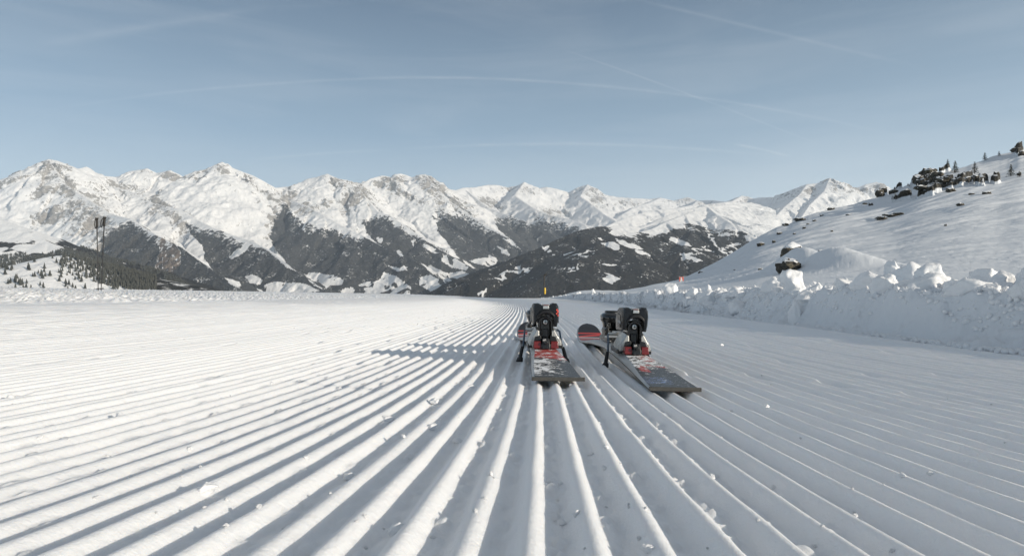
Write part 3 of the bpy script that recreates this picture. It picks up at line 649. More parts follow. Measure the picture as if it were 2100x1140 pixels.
def add_lathe(bm, prof, cx, cy, seg=28, sy=1.0, axis='z', ry=0):
    rings = []
    for r, h in prof:
        ring = []
        for k in range(seg):
            a = 2*math.pi*k/seg
            if axis == 'z': ring.append((cx+r*math.cos(a), cy+r*sy*math.sin(a), h))
            else: ring.append((cx+r*math.cos(a), h, cy+r*math.sin(a)))
        rings.append(ring)
    add_loft(bm, rings)
def fix(bm):
    bmesh.ops.recalc_face_normals(bm, faces=bm.faces); return bm

# ------------------------------------------------------------------ skis
SKL = 1.62
def prof(y, pts): return float(np.interp(y, [p[0] for p in pts], [p[1] for p in pts]))
def smooth_prof(pts):
    ys = np.linspace(0, SKL, 200); v = np.interp(ys, [p[0] for p in pts], [p[1] for p in pts])
    k = np.ones(13)/13; vp = np.pad(v, 6, mode='edge'); lin = np.convolve(vp, k, 'valid')
    lin[:4] = v[:4]; return lambda y: float(np.interp(y, ys, lin))
sk_bot = smooth_prof([(0, .0125), (.2, .0185), (.42, .022), (.8, .028), (1.1, .018), (1.34, .003), (1.42, .002), (1.47, .010), (1.53, .030), (1.58, .052), (1.62, .072)])
sk_th = smooth_prof([(0, .0065), (.1, .0085), (.35, .019), (.5, .024), (.9, .024), (1.2, .014), (1.4, .008), (1.62, .006)])
def sk_w(y):
    w = prof(y, [(0, .0565), (.15, .0525), (.35, .044), (.55, .0385), (.75, .0365), (.95, .039), (1.15, .047), (1.3, .056), (1.42, .0635), (1.47, .0640), (1.5, .0632)])
    if y > 1.49: w = .0635*math.sqrt(max(0, 1-((y-1.49)/(SKL-1.49))**2.3))
    return max(w, .002)
def make_ski(loc, yaw, roll, pitch, right):
    root = empty('ski', loc, (pitch, roll, yaw)); root.scale = (.88 if right else .94, 1, 1)
    ys = list(np.linspace(0, 1.45, 60))+list(np.linspace(1.46, SKL-.0005, 30))
    core = bmesh.new(); rings = []
    for y in ys:
        w, z, th = sk_w(y), sk_bot(y), sk_th(y); bev = min(.0055+.5*max(0, th-.010), w*.5)
        rings.append([(-w, y, z+.0024), (-w+.0004, y, z+th*.35), (-w+bev, y, z+th-.0012), (w-bev, y, z+th-.0012), (w-.0004, y, z+th*.35), (w, y, z+.0024)])
    add_loft(core, rings); obj_bm('ski_core', fix(core), M_side, root, auto=35)
    base = bmesh.new(); rings = []
    for y in ys:
        w, z = sk_w(y)+.0006, sk_bot(y)
        rings.append([(-w, y, z), (w, y, z), (w, y, z+.0022), (-w, y, z+.0022)])
    add_loft(base, rings); obj_bm('steel_edged_base', fix(base), M_edge, root, auto=35)
    top = bmesh.new(); rings = []
    for y in ys:
        w, z, th = sk_w(y), sk_bot(y), sk_th(y); bev = min(.0055+.5*max(0, th-.010), w*.5)
        ww = w-bev+.0005; zt = z+th
        rings.append([(-ww, y, zt-.0011), (-ww+.001, y, zt), (-ww*.5, y, zt+.0004), (0, y, zt+.0006), (ww*.5, y, zt+.0004), (ww-.001, y, zt), (ww, y, zt-.0011)])
    add_loft(top, rings); obj_bm('topsheet', fix(top), topsheet_mat('topsheet_right' if right else 'topsheet_left', right), root, auto=45)
    # worn metal tail protector
    tp = bmesh.new(); w = sk_w(0)+.0012
    add_box(tp, -w, w, -.0035, .0015, sk_bot(0)-.0006, sk_bot(0)+sk_th(0)+.0008)
    obj_bm('tail_cap', tp, plain('tail_metal', (.060, .058, .052), .5, var=.5, bscale=120), root, bevel=.0008)
    # ---- heel binding
    z0 = sk_bot(.46)+sk_th(.46)
    heel = empty('heel_binding', (0, 0, z0)); heel.parent = root
    def piece(name, fn, mat, parent=heel, **kw):
        bm = bmesh.new(); fn(bm); return obj_bm(name, fix(bm), mat, parent, **kw)
    def rail(bm):
        add_box(bm, -.033, .033, .425, .66, -.001, .011); add_box(bm, -.024, .024, .40, .70, -.001, .007)
    piece('rail', rail, M_black, bevel=.002)
    for s in (-1, 1):
        piece('red_block', lambda bm: add_box(bm, min(s*.013, s*.036), max(s*.013, s*.036), .398, .424, .0, .019, (.9, .8)), M_red, bevel=.002)
    def clip(bm):
        add_box(bm, -.0115, .0115, .392, .43, -.001, .027, (.75, .7)); add_box(bm, -.014, .014, .396, .410, 0, .012)
        add_lathe(bm, [(.0055, .391), (.0055, .3885), (.003, .388)], 0, .016, 16, axis='y')
    piece('locking_clip', clip, M_blackdust, bevel=.0015)
    def cradle(bm):
        for s in (-1, 1):
            pr = [(.016, .008), (.050, .006), (.047, .020), (.036, .038), (.027, .052), (.020, .050), (.019, .026)]
            rings = []
            for y, k, dz in ((.424, .93, -.004), (.436, 1.0, 0), (.50, 1.0, .003), (.545, .92, -.002)):
                rings.append([(s*x*k, y, z+dz*(z > .02)) for x, z in pr])
            add_loft(bm, rings)
    piece('cradle', cradle, M_base, bevel=.0015)
    def skirt(bm):
        for s in (-1, 1):
            pr = [(.038, -.002), (.052, -.002), (.0525, .009), (.044, .013)]
            add_loft(bm, [[(s*x*k, y, z) for x, z in pr] for y, k in ((.430, .95), (.44, 1), (.55, 1), (.56, .9))])
            pr = [(.012, .018), (.034, .0185), (.030, .030), (.014, .034)]
            add_loft(bm, [[(s*x, y, z) for x, z in pr] for y in (.418, .428)])
    piece('cradle_skirt', skirt, M_black, bevel=.001)
    def arch(bm, ro, ri, zt, zb, y0, y1):
        pts = []
        for k in range(13):
            a = math.pi*k/12; pts.append((math.cos(a), math.sin(a)))
        outer = [(ro, zb)]+[(ro*c_, zt+ro*s_*.85) for c_, s_ in pts]+[(-ro, zb)]
        inner = [(ri, zb)]+[(ri*c_, zt+ri*s_*.85) for c_, s_ in pts]+[(-ri, zb)]
        n = len(outer); va = [[bm.verts.new((x, y, z)) for x, z in ring] for y in (y0, y1) for ring in (outer, inner)]
        o0, i0, o1, i1 = va
        for k in range(n-1):
            bm.faces.new((o0[k], o0[k+1], i0[k+1], i0[k])); bm.faces.new((o1[k+1], o1[k], i1[k], i1[k+1]))
            bm.faces.new((o0[k+1], o0[k], o1[k], o1[k+1])); bm.faces.new((i0[k], i0[k+1], i1[k+1], i1[k]))
        for k in (0, n-1): bm.faces.new((o0[k], i0[k], i1[k], o1[k]) if k == 0 else (i0[k], o0[k], o1[k], i1[k]))
    piece('heel_track', lambda bm: arch(bm, .0225, .0155, .066, .022, .428, .50), M_gloss, bevel=.0018)
    def core_b(bm):
        add_box(bm, -.0158, .0158, .452, .54, .014, .080, (.9, 1)); add_box(bm, -.010, .010, .446, .453, .020, .050)
    piece('heel_core', core_b, M_gloss, bevel=.002)
    def screw(bm):
        add_lathe(bm, [(.0092, .452), (.0092, .440), (.0078, .4385)], 0, .0695, 24, axis='y')
    sc_ = piece('adjustment_screw', screw, M_black, auto=40)
    def screw2(bm):
        add_lathe(bm, [(.0066, .440), (.0066, .4372), (.0054, .4366)], 0, .0695, 24, axis='y')
    piece('screw_head', screw2, M_silver, sc_, auto=40)
    def slot(bm):
        add_box(bm, -.0042, .0042, .4350, .4367, .0686, .0704); add_box(bm, -.0009, .0009, .4349, .4367, .0653, .0737)
    piece('screw_slot', slot, M_gloss, sc_)
    def shell(bm):
        # outline of the housing seen from the tail, then carried forward with facets
        out = [(-.0375, .113), (-.0345, .1205), (-.0215, .1215), (-.0135, .1185), (-.0095, .1125), (.0095, .1125), (.0130, .1190), (.0215, .1225), (.0325, .1215), (.0375, .113),
               (.0390, .094), (.0370, .072), (.0330, .0565), (.0290, .0560), (.0262, .070), (.0235, .0815), (.0160, .0895), (.0, .0925), (-.0160, .0895), (-.0240, .0815), (-.0285, .070), (-.0345, .0590), (-.0375, .0610), (-.0385, .085)]
        rings = []
        for y, kx, top, bot in ((.418, .90, -.006, .007), (.426, .985, -.001, .001), (.455, 1.03, 0, 0), (.50, 1.02, -.002, -.002), (.545, .97, -.010, -.004), (.575, .86, -.026, .002)):
            ring = []
            for x, z in out:
                zz = z+(top if z > .1 else 0)+(bot if z < .1 else 0)
                if y > .54 and z > .1: zz = min(zz, .112)
                ring.append((x*kx, y, zz))
            rings.append(ring)
        add_loft(bm, rings)
    sh = piece('heel_housing', shell, M_shell, bevel=.0022)
    def facet(bm):
        for s in (-1, 1):   # sunken dark panel on each flank and a raised rib along the brow
            add_loft(bm, [[(s*.0394, y0, z0_), (s*.0404, y0, z0_+.001), (s*.0404, y1, z1_), (s*.0394, y1, z1_-.001)] for y0, y1, z0_, z1_ in ((.452, .50, .066, .070), (.452, .515, .098, .104))])
        rings = []
        for x in np.linspace(-.0255, .0255, 13):
            zb = .0935-abs(x/.0255)**2.4*.013; yb = .4155+abs(x/.0255)**2*.004
            rings.append([(x, yb-.004, zb+.001), (x, yb-.005, zb+.006), (x, yb+.002, zb+.012), (x, yb+.006, zb+.004)])
        add_loft(bm, rings)
    piece('brow_ridge', facet, M_black, sh, bevel=.0012)
    def lever(bm):
        add_box(bm, -.0090, .0090, .415, .50, .106, .1145, (.9, 1)); add_tube(bm, [(-.0115, .428, .1165), (.0115, .428, .1165)], .0022)
    piece('heel_lever', lever, M_silver, sh, bevel=.001)
    piece('lever_tab', lambda bm: add_box(bm, -.0075, .0075, .420, .445, .1147, .1168), M_red, sh, bevel=.0006)
    def mark(bm):
        if right:      # worn pale print on the left flank
            for k in range(7):
                y = .447+k*.0065; add_box(bm, -.0412, -.0402, y, y+.0038, .076+k*.0006, .083+k*.0006+.001*(k % 2))
        else:          # angular red emblem on the right-hand corner
            for dx, dz, h in ((0, 0, .006), (.0035, .0045, .008), (.0005, .0095, .007), (.004, -.005, .006)):
                v = [bm.verts.new(p) for p in ((.0300+dx, .4165+dx*.2, .091+dz), (.0340+dx, .4175+dx*.2, .092+dz), (.0330+dx, .4170+dx*.2, .091+dz+h), (.0295+dx, .4160+dx*.2, .090+dz+h*.7))]
                bm.faces.new(v)
            r = bmesh.ops.extrude_face_region(bm, geom=bm.faces[:]); bmesh.ops.translate(bm, vec=(0, .004, 0), verts=[v for v in r['geom'] if isinstance(v, bmesh.types.BMVert)])
    piece('printed_mark', mark, M_greymark if right else M_redmark, sh)
    # brake: pedal and two arms reaching down into the snow
    def pedal(bm):
        add_box(bm, -.030, .030, .60, .665, .040, .046, (.95, .95)); add_tube(bm, [(-.052, .605, .040), (.052, .605, .040)], .0048, 12)
    piece('brake_pedal', pedal, M_silver, bevel=.0012)
    bot = -z0
    for s in (-1, 1):
        def arm(bm):
            add_tube(bm, [(s*.050, .605, .040), (s*.056, .590, .036), (s*.057, .572, .024), (s*.060, .555, -.004), (s*.063, .545, -.016)], .0032, 10)
        a_ = piece('brake_arm', arm, M_steel, auto=50)
        def pad(bm):
            rings = []
            for f, w_, d_ in ((0, .0045, .0045), (.12, .0058, .006), (.7, .0066, .0065), (.74, .0100, .0075), (.97, .0115, .008), (1, .0095, .006)):
                cx = s*(.063+.010*f); cy = .547-.020*f; cz = -.006-(.044)*f
                rings.append([(cx+w_*math.cos(k*math.pi/4+.39), cy+d_*math.sin(k*math.pi/4+.39), cz) for k in range(8)])
            add_loft(bm, rings)
        piece('brake_pad', pad, M_black, a_, bevel=.0008)
    # ---- toe binding
    z1 = sk_bot(.83)+sk_th(.83)
    toe = empty('toe_binding', (0, 0, z1)); toe.parent = root
    def tbase(bm):
        add_box(bm, -.036, .036, .74, .93, -.001, .014, (.92, .97)); add_box(bm, -.030, .030, .78, .91, .012, .034, (.9, .9))
    piece('toe_base', tbase, M_blackdust, toe, bevel=.002)
    piece('sliding_plate', lambda bm: add_box(bm, -.040, .040, .735, .765, .0145, .0215, (.94, .9)), M_silver, toe, bevel=.0015)
    def drum(bm):
        add_lathe(bm, [(.030, .030), (.033, .036), (.0355, .048), (.039, .058), (.0445, .068), (.0455, .076), (.0435, .083), (.037, .0885), (.0285, .091)], 0, .84, 40, sy=1.15)
    dr = piece('toe_housing', drum, M_gloss, toe, auto=35)
    piece('toe_cap', lambda bm: add_lathe(bm, [(.0285, .0905), (.0290, .0950), (.0260, .0975), (.010, .0980)], 0, .84, 32), M_black, dr, auto=35)
    def win(bm):
        for x0, x1 in ((-.027, -.014), (.004, .020)): add_box(bm, x0, x1, .7895, .806, .041, .058, (.9, 1))
    piece('toe_window', win, M_blackdust, dr, bevel=.001)
    for s in (-1, 1):
        def wing(bm):
            add_loft(bm, [[(s*.026, y, .020), (s*x1, y, .021), (s*(x1+.002), y, .038), (s*(x1-.003), y, .046), (s*.028, y, .044)] for y, x1 in ((.742, .040), (.76, .043), (.80, .044), (.825, .036))])
        piece('toe_wing', wing, M_blackdust, toe, bevel=.0015)
    return root
gz = lambda x, y: float(base_z(np.array(x), np.array(y)))
yt = 1.25; s1 = make_ski((.094, yt, gz(.094, yt)-.001+.006), R(.45), R(.8), -.033, False)
tag(s1, 'left ski, its tail dusted with snow across a red band under the heel binding', 'ski', 'pair of skis lying on the groomed snow')
yt = 1.19; s2 = make_ski((.316, yt, gz(.316, yt)+.006), R(-1.0), R(1.0), -.030, True)
tag(s2, 'right ski, lying nearer the snow bank, with blue scrawl print on its tail', 'ski', 'pair of skis lying on the groomed snow')

# ------------------------------------------------------------------ ski poles stuck in the snow, far left
def make_pole(base, top, strap_side, label):
    b_, t_ = Vector(base), Vector(top); d = (t_-b_).normalized()
    root = empty('ski_pole', b_); root.rotation_euler = d.to_track_quat('Z', 'Y').to_euler(); ln = (t_-b_).length
    def piece(name, fn, mat, parent=root, **kw):
        bm = bmesh.new(); fn(bm); return obj_bm(name, fix(bm), mat, parent, **kw)
    piece('shaft', lambda bm: add_tube(bm, [(0, 0, -.06), (0, 0, .1), (0, 0, ln-.14)], [.004, .006, .0085], 12), M_shaft, auto=40)
    piece('basket', lambda bm: add_lathe(bm, [(.012, .055), (.040, .060), (.042, .064), (.012, .072)], 0, 0, 18), M_grip, auto=40)
    g = piece('grip', lambda bm: add_lathe(bm, [(.0125, ln-.155), (.017, ln-.145), (.0155, ln-.11), (.0175, ln-.08), (.016, ln-.05), (.019, ln-.022), (.026, ln-.010), (.024, ln)], 0, 0, 16), M_grip, auto=50)
    s = strap_side
    piece('strap', lambda bm: add_tube(bm, [(s*.016, 0, ln-.012), (s*.055, .006, ln-.045), (s*.072, .010, ln-.11), (s*.062, .012, ln-.165), (s*.045, .012, ln-.175), (s*.030, .010, ln-.13), (s*.018, .004, ln-.03)], .009, 8, flat=.45), M_grip, g, auto=60)
    return tag(root, label, 'ski pole', 'ski poles planted in the snow')
def at(px, py, Y): return Vector(((px-1050)/F*Y, Y, (570-py)/F*Y))
PZy = 9.9; bz = gz((203-1050)/F*PZy, PZy)
bx = (203-1050)/F*PZy
make_pole((bx-.012, PZy, bz), at(198.5, 447, PZy), 1, 'black ski pole on the left of the crossed pair, its grip leaning left')
make_pole((bx+.012, PZy+.03, bz), at(214.5, 445, PZy+.03), -1, 'black ski pole on the right of the crossed pair, its grip leaning right')

# ------------------------------------------------------------------ warning sign and marker post
def hz_at(x, y): return float(hill_z(np.array([[x]], float), np.array([[y]], float))[0, 0])
def make_sign():
    Y = 46.0; p = at(1397.5, 596, Y); zb = hz_at(p.x, Y); k = Y/F
    root = empty('warning_sign', (p.x, Y, zb))
    z = lambda py: (570-py)*k-zb
    def piece(name, fn, mat, parent=root, **kw):
        bm = bmesh.new(); fn(bm); return obj_bm(name, fix(bm), mat, parent, **kw)
    piece('post', lambda bm: add_tube(bm, [(.03, .05, -.3), (.035, .05, z(590)), (.0, .05, z(584)), (0, .05, z(570))], .045, 8), M_wood)
    pn = piece('upper_board', lambda bm: add_box(bm, -4.7*k, 4.7*k, 0, .03, z(578.2), z(567.8)), M_signred, bevel=.005)
    def fig(bm):
        v = [bm.verts.new((x*k, -.004, z(y))) for x, y in ((-1.4, 568.6), (.6, 568.6), (1.1, 571.5), (2.6, 577.4), (-3.2, 577.4), (-1.6, 573.0))]
        f = bm.faces.new(v); r = bmesh.ops.extrude_face_region(bm, geom=[f]); bmesh.ops.translate(bm, vec=(0, .003, 0), verts=[q for q in r['geom'] if isinstance(q, bmesh.types.BMVert)])
    piece('white_figure', fig, M_white, pn)
    def fig2(bm): add_box(bm, .2*k, 1.6*k, -.006, -.0045, z(577.0), z(575.9))
    piece('dark_mark', fig2, M_bluegrey, pn)
    piece('lower_board', lambda bm: add_box(bm, -4.7*k, 4.7*k, .002, .032, z(584.0), z(578.5)), M_bluegrey, bevel=.005)
    tag(root, 'small red and white warning sign over a grey board on a wooden post', 'sign')
make_sign()
def make_marker():
    Y = 40.0; p = at(1117, 600, Y); zb = hz_at(p.x, Y) if p.x > foot_X(np.array(Y)) else gz(p.x, Y); k = Y/F
    root = empty('marker_post', (p.x, Y, zb)); z = lambda py: (570-py)*k-zb
    def piece(name, fn, mat, parent=root, **kw):
        bm = bmesh.new(); fn(bm); return obj_bm(name, fix(bm), mat, parent, **kw)
    piece('pole', lambda bm: add_tube(bm, [(-.03, .0, z(604)), (-.03, 0, z(565))], .034, 8), M_iron)
    piece('bracket', lambda bm: add_tube(bm, [(-.06, 0, z(563.4)), (.03, -.02, z(564.2)), (.13, -.02, z(562.2))], [.045, .05, .03], 8), M_iron)
    piece('yellow_pad', lambda bm: add_lathe(bm, [(.045, z(603)), (.058, z(600)), (.058, z(591)), (.045, z(590))], .02, -.03, 14), M_yellow, auto=40)
    tag(root, 'thin dark post with a yellow padded foot at the edge of the run', 'post')
make_marker()

# ------------------------------------------------------------------ rocks
def rock_mesh(name, seed, mat, rough=.42, sub=3, flat=1.0):
    bm = bmesh.new(); bmesh.ops.create_icosphere(bm, subdivisions=sub, radius=1)
    off_ = Vector((seed*7.3, seed*3.1, seed*5.7))
    for v in bm.verts:
        p = v.co.copy(); c1 = mnoise.cell_vector(p*1.4+off_)
        d = mnoise.fractal(p*1.1+off_, 1, 2, 3)*.5+(mnoise.voronoi(p*1.6+off_)[0][0]-.4)*rough*1.3+mnoise.fractal(p*4+off_, 1, 2, 3)*.13
        v.co = p*(1+d*.8)
        v.co.z *= flat
    me = bpy.data.meshes.new(name); bm.to_mesh(me); bm.free(); me.materials.append(mat)
    me.polygons.foreach_set('use_smooth', [True]*len(me.polygons)); me.set_sharp_from_angle(angle=R(28))
    return me
m, t, b = new_mat('lichen_rock'); M_rock = m
tc = N(t, 'ShaderNodeTexCoord'); gn = N(t, 'ShaderNodeNewGeometry')
n1_ = N(t, 'ShaderNodeTexNoise', i_Scale=2.2, i_Detail=8.0, i_Roughness=.7); L(t, tc.outputs['Object'], n1_.inputs['Vector'])
n2_ = N(t, 'ShaderNodeTexNoise', i_Scale=1.1, i_Detail=4.0); L(t, tc.outputs['Object'], n2_.inputs['Vector'])
c = mixc(t, ramp(t, n1_.outputs['Fac'], [(.35, 0.0), (.65, 1.0)]), (.016, .015, .013), (.10, .09, .072))
c = mixc(t, ramp(t, n2_.outputs['Fac'], [(.56, 0.0), (.66, .7)]), c, (.15, .13, .07))
sn = N(t, 'ShaderNodeSeparateXYZ'); L(t, gn.outputs['Normal'], sn.inputs[0])
sm_ = ramp(t, math_n(t, 'MULTIPLY_ADD', n1_.outputs['Fac'], .7, sn.outputs[2]), [(.97, 0.0), (1.05, 1.0)])
L(t, mixc(t, sm_, c, (.85, .86, .87)), b.inputs['Base Color']); b.inputs['Roughness'].default_value = .85
bp = N(t, 'ShaderNodeBump', i_Strength=1.0, i_Distance=.03); L(t, n1_.outputs['Fac'], bp.inputs['Height']); L(t, bp.outputs[0], b.inputs['Normal'])
rocks_me = [rock_mesh('rock', k, M_rock) for k in range(6)]
def add_cap(o, seed):
    """a thick snow cushion that follows the top of its rock"""
    bm = bmesh.new(); bm.from_mesh(o.data)
    bmesh.ops.delete(bm, geom=[v for v in bm.verts if v.co.z < .30+.12*math.sin(v.co.x*4+seed)+.25*mnoise.noise(v.co*2.3)], context='VERTS')
    for v in bm.verts:
        v.co = v.co*1.02+Vector((0, 0, .10))
    for _ in range(3): bmesh.ops.smooth_vert(bm, verts=bm.verts, factor=.5, use_axis_x=True, use_axis_y=True, use_axis_z=True)
    r = bmesh.ops.extrude_face_region(bm, geom=bm.faces[:]); bmesh.ops.translate(bm, vec=(0, 0, .14), verts=[v for v in r['geom'] if isinstance(v, bmesh.types.BMVert)])
    c = obj_bm('snow_cap', fix(bm), M_chunk, o, smooth=True); return c
def place_rock(px, py, w, h, label, group, seed, sink=.25, dy=0):
    x, y = hill_at(px, py); x *= (y+dy)/y; y += dy; z = hz_at(x, y); k = y/F
    if label.startswith('round') or label.startswith('dark jagged'): pass
    o = link(bpy.data.objects.new('rock', rocks_me[seed % 6])); r = w*k/2/1.02
    o.scale = (r, r*.9, h*k/2/.95); o.rotation_euler = (0, 0, seed*1.7)
    if seed % 2 == 0: o.rotation_euler = (0, 0, 0)
    o.location = (x, y, z+h*k/2*(1-2*sink))
    return tag(o, label, 'rock', group)
bd = place_rock(1627, 540, 42, 38, 'round brown boulder with a thick cap of snow on top of the drift', None, 0, .05, -.5)
add_cap(bd, 0)
place_rock(1616, 562, 50, 30, 'dark jagged boulder at the foot of the drift, under the snow-capped round one', None, 1, .1, -1.2)
place_rock(1711, 522, 15, 14, 'small pointed rock poking out between the two snow humps', None, 3, .1)
place_rock(1684, 520, 11, 10, 'tan rock sliver sticking out of the right end of the first hump', None, 2, .1)
place_rock(1834, 443, 34, 9, 'long flat brown rock lying alone in the middle of the snow slope', None, 5, .2)
place_rock(1807, 449, 20, 8, 'thin slanted rock left of the long flat one on the slope', None, 4, .2)
place_rock(1442, 557, 20, 9, 'dark rock on the low left end of the slope near the sign', None, 3, .2)
place_rock(1560, 502, 16, 9, 'dark rock on the skyline at the low shoulder of the slope', None, 1, .2)
RG = 'rocks breaking through the snow of the hillside'
for k, (px, py, w, h, lb) in enumerate([(1786, 423, 9, 7, 'small dark rock just below the left end of the outcrop'), (1704, 430, 14, 6, 'dark rock on the hillside skyline where the far peak meets it'),
    (1639, 454, 22, 7, 'widest flat rock on the lower skyline of the hillside'), (1611, 463, 12, 6, 'rock on the skyline just left of the widest flat one'),
    (1742, 441, 13, 4, 'thin rock between the skyline rock and the long flat one on the slope'), (1649, 471, 7, 6, 'small rock straight below the widest skyline rock'),
    (1599, 481, 12, 5, 'slanted rock left and below the skyline pair'), (1587, 495, 7, 7, 'small upright rock further down the left edge of the hillside'),
    (1774, 416, 9, 4, 'flat rock scrap at the skyline left of the outcrop'), (1685, 444, 7, 4, 'small rock alone right of the widest skyline rock'),
    (1657, 460, 6, 5, 'tiny rock touching the right end of the widest skyline rock'), (1629, 479, 6, 4, 'tiny rock in the scatter under the skyline, lowest of it'),
    (1706, 475, 5, 4, 'tiny rock alone in smooth snow above the snow humps'), (1939, 460, 5, 5, 'dark pebble-like rock alone in the middle of the right-hand slope'),
    (1514, 552, 18, 4, 'thin dark streak of rock low on the slope left of the boulders'), (1560, 556, 12, 4, 'thin rock sliver nearest the boulders on their left'),
    (1970, 423, 14, 7, 'slanted rock on the open slope below the outcrop, right of the flat one'), (1992, 402, 11, 5, 'small flat rock just under the right half of the outcrop'),
    (2024, 401, 17, 7, 'brown rock below the right end of the outcrop'), (1670, 452, 8, 4, 'small rock just right of and above the widest skyline rock')]):
    place_rock(px, py, w, h, lb, RG, k+2, .2)
OG = 'dark crags of the outcrop high on the hillside'
for k, (px, py, w, h, lb) in enumerate([(1805, 401, 16, 18, 'dark crag at the lower left end of the outcrop'), (1832, 391, 18, 10, 'dark crag on the skyline left of the main rock face'),
    (1884, 376, 22, 20, 'left bulge of the big black rock face'), (1903, 366, 30, 24, 'largest black crag at the top of the rock face'), (1922, 378, 28, 20, 'black crag in the middle of the rock face'),
    (1935, 392, 22, 13, 'broken crag at the foot of the rock face'), (1890, 408, 26, 9, 'low flat crag in the strip of rock under the face'), (1858, 411, 15, 9, 'left end of the strip of rock under the face'),
    (1950, 399, 18, 9, 'right end of the strip of rock under the face'), (1946, 374, 14, 17, 'narrow upright crag on the right of the rock face'), (1964, 386, 14, 14, 'crag right of the narrow upright one'),
    (1984, 378, 16, 14, 'crag in the middle of the right-hand group of the outcrop'), (2016, 372, 16, 14, 'crag at the right end of the right-hand group'), (2000, 386, 13, 10, 'lowest crag of the right-hand group'),
    (2044, 377, 11, 9, 'small crag alone right of the right-hand group'), (2090, 361, 8, 7, 'small crag close to the right edge of the photo beside a conifer'), (2081, 314, 14, 9, 'crag on the highest skyline at the right edge'),
    (2096, 324, 13, 12, 'crag cut off by the right edge just under the skyline')]):
    place_rock(px, py, w, h, lb, OG, k, .15)

# ------------------------------------------------------------------ dwarf conifers on the outcrop
m, t, b = new_mat('needles'); M_needle = m
oi = N(t, 'ShaderNodeNewGeometry')
L(t, mixc(t, oi.outputs['Random Per Island'], (.018, .026, .016), (.062, .072, .044)), b.inputs['Base Color']); b.inputs['Roughness'].default_value = .8
M_bark = plain('bark', (.07, .05, .04), .9, bscale=20)
def conifer(name, h, seed, loc, tiers=9, detail=True):
    rr = random.Random(seed); root = empty(name, loc, (0, 0, rr.random()*6))
    bm = bmesh.new(); add_tube(bm, [(0, 0, -.1*h), (0.01*h, 0, h*.5), (0, 0, h*.97)], [h*.035, h*.022, h*.004], 7)
    bm2 = bmesh.new()
    for i in range(tiers):
        f = i/(tiers-1); z = h*(.12+.84*f); rad = h*(.34*(1-f)**.8+.03)
        nb = 9 if f < .6 else 6
        for k in range(nb):
            a = k*6.283/nb+rr.random()*.7; ln = rad*(.6+.6*rr.random()); dz = -ln*(.15+.25*rr.random())
            tip = Vector((math.cos(a)*ln, math.sin(a)*ln, z+dz)); st = Vector((0, 0, z))
            add_tube(bm, [st, tip], [h*.008, h*.002], 4)
            for q in range(14):
                c_ = st.lerp(tip, .25+.75*rr.random())+Vector((rr.uniform(-1, 1), rr.uniform(-1, 1), rr.uniform(-1, 1)))*h*.028
                sz = h*(.018+.03*rr.random()); d1 = Vector((rr.uniform(-1, 1), rr.uniform(-1, 1), rr.uniform(-.6, .6))).normalized()*sz; d2 = d1.cross(Vector((rr.random(), rr.random(), 1))).normalized()*sz*.5
                bm2.faces.new([bm2.verts.new(c_+p_) for p_ in (d1, d2, -d1, -d2)])
    obj_bm('trunk', bm, M_bark, root); obj_bm('crown', bm2, M_needle, root)
    return root
for k, (px, py, hp, lab) in enumerate([(1957, 353, 24, 'bushy dwarf conifer standing left of the others just above the outcrop'), (2018, 325, 15, 'little conifer alone on the skyline of the hillside'), (1997, 355, 24, 'slim dwarf conifer in the middle of the snowfield above the outcrop'), (2071, 363, 24, 'bushy conifer at the right above the last crags'), (1942, 346, 11, 'tiny conifer on the skyline beside the big crag'), (2047, 322, 9, 'tiniest conifer on the skyline right of the little one'), (2088, 365, 12, 'short conifer nearest the right edge of the photo')]):
    x, y = hill_at(px, py); conifer('dwarf_conifer', hp*y/F, k+5, (x, y-.2, hz_at(x, y)))
    tag(bpy.data.objects[-1] if False else [o for o in S.objects if o.name.startswith('dwarf_conifer')][-1], lab, 'tree', 'dwarf conifers on the hillside')

# ------------------------------------------------------------------ wooded shoulder, far left
def far_tree_mesh(seed, h=1.0):
    rr = random.Random(seed); bm = bmesh.new()
    add_tube(bm, [(0, 0, -.15), (0, 0, .3)], [.03, .025], 5)
    n = 6
    for i in range(n):
        f = i/n; z0_ = .10+.80*f; r0 = .24*(1-f)**.85+.03; zt = z0_+.30*(1-f*.4)
        seg = 9; ring = [bm.verts.new((math.cos(a)*r0*k_, math.sin(a)*r0*k_, z0_+rr.uniform(-.03, .03))) for j in range(seg) for a, k_ in [(j*6.283/seg+rr.random()*.3, rr.uniform(.6, 1.15))]]
        tip = bm.verts.new((rr.uniform(-.015, .015), rr.uniform(-.015, .015), min(zt, 1.0)))
        for j in range(seg): bm.faces.new((ring[j], ring[(j+1) % seg], tip))
    me = bpy.data.meshes.new('conifer'); bm.to_mesh(me); bm.free(); me.materials.append(M_farneedle); return me
m, t, b = new_mat('far_needles'); M_farneedle = m
oi = N(t, 'ShaderNodeObjectInfo'); gi = N(t, 'ShaderNodeNewGeometry')
c = mixc(t, oi.outputs['Random'], (.028, .033, .030), (.078, .080, .068))
L(t, mixc(t, math_n(t, 'MULTIPLY', gi.outputs['Random Per Island'], .35), c, (.11, .11, .10)), b.inputs['Base Color']); b.inputs['Roughness'].default_value = .9
far_me = [far_tree_mesh(k) for k in range(6)]
rr = random.Random(3); placed = 0; tries = 0
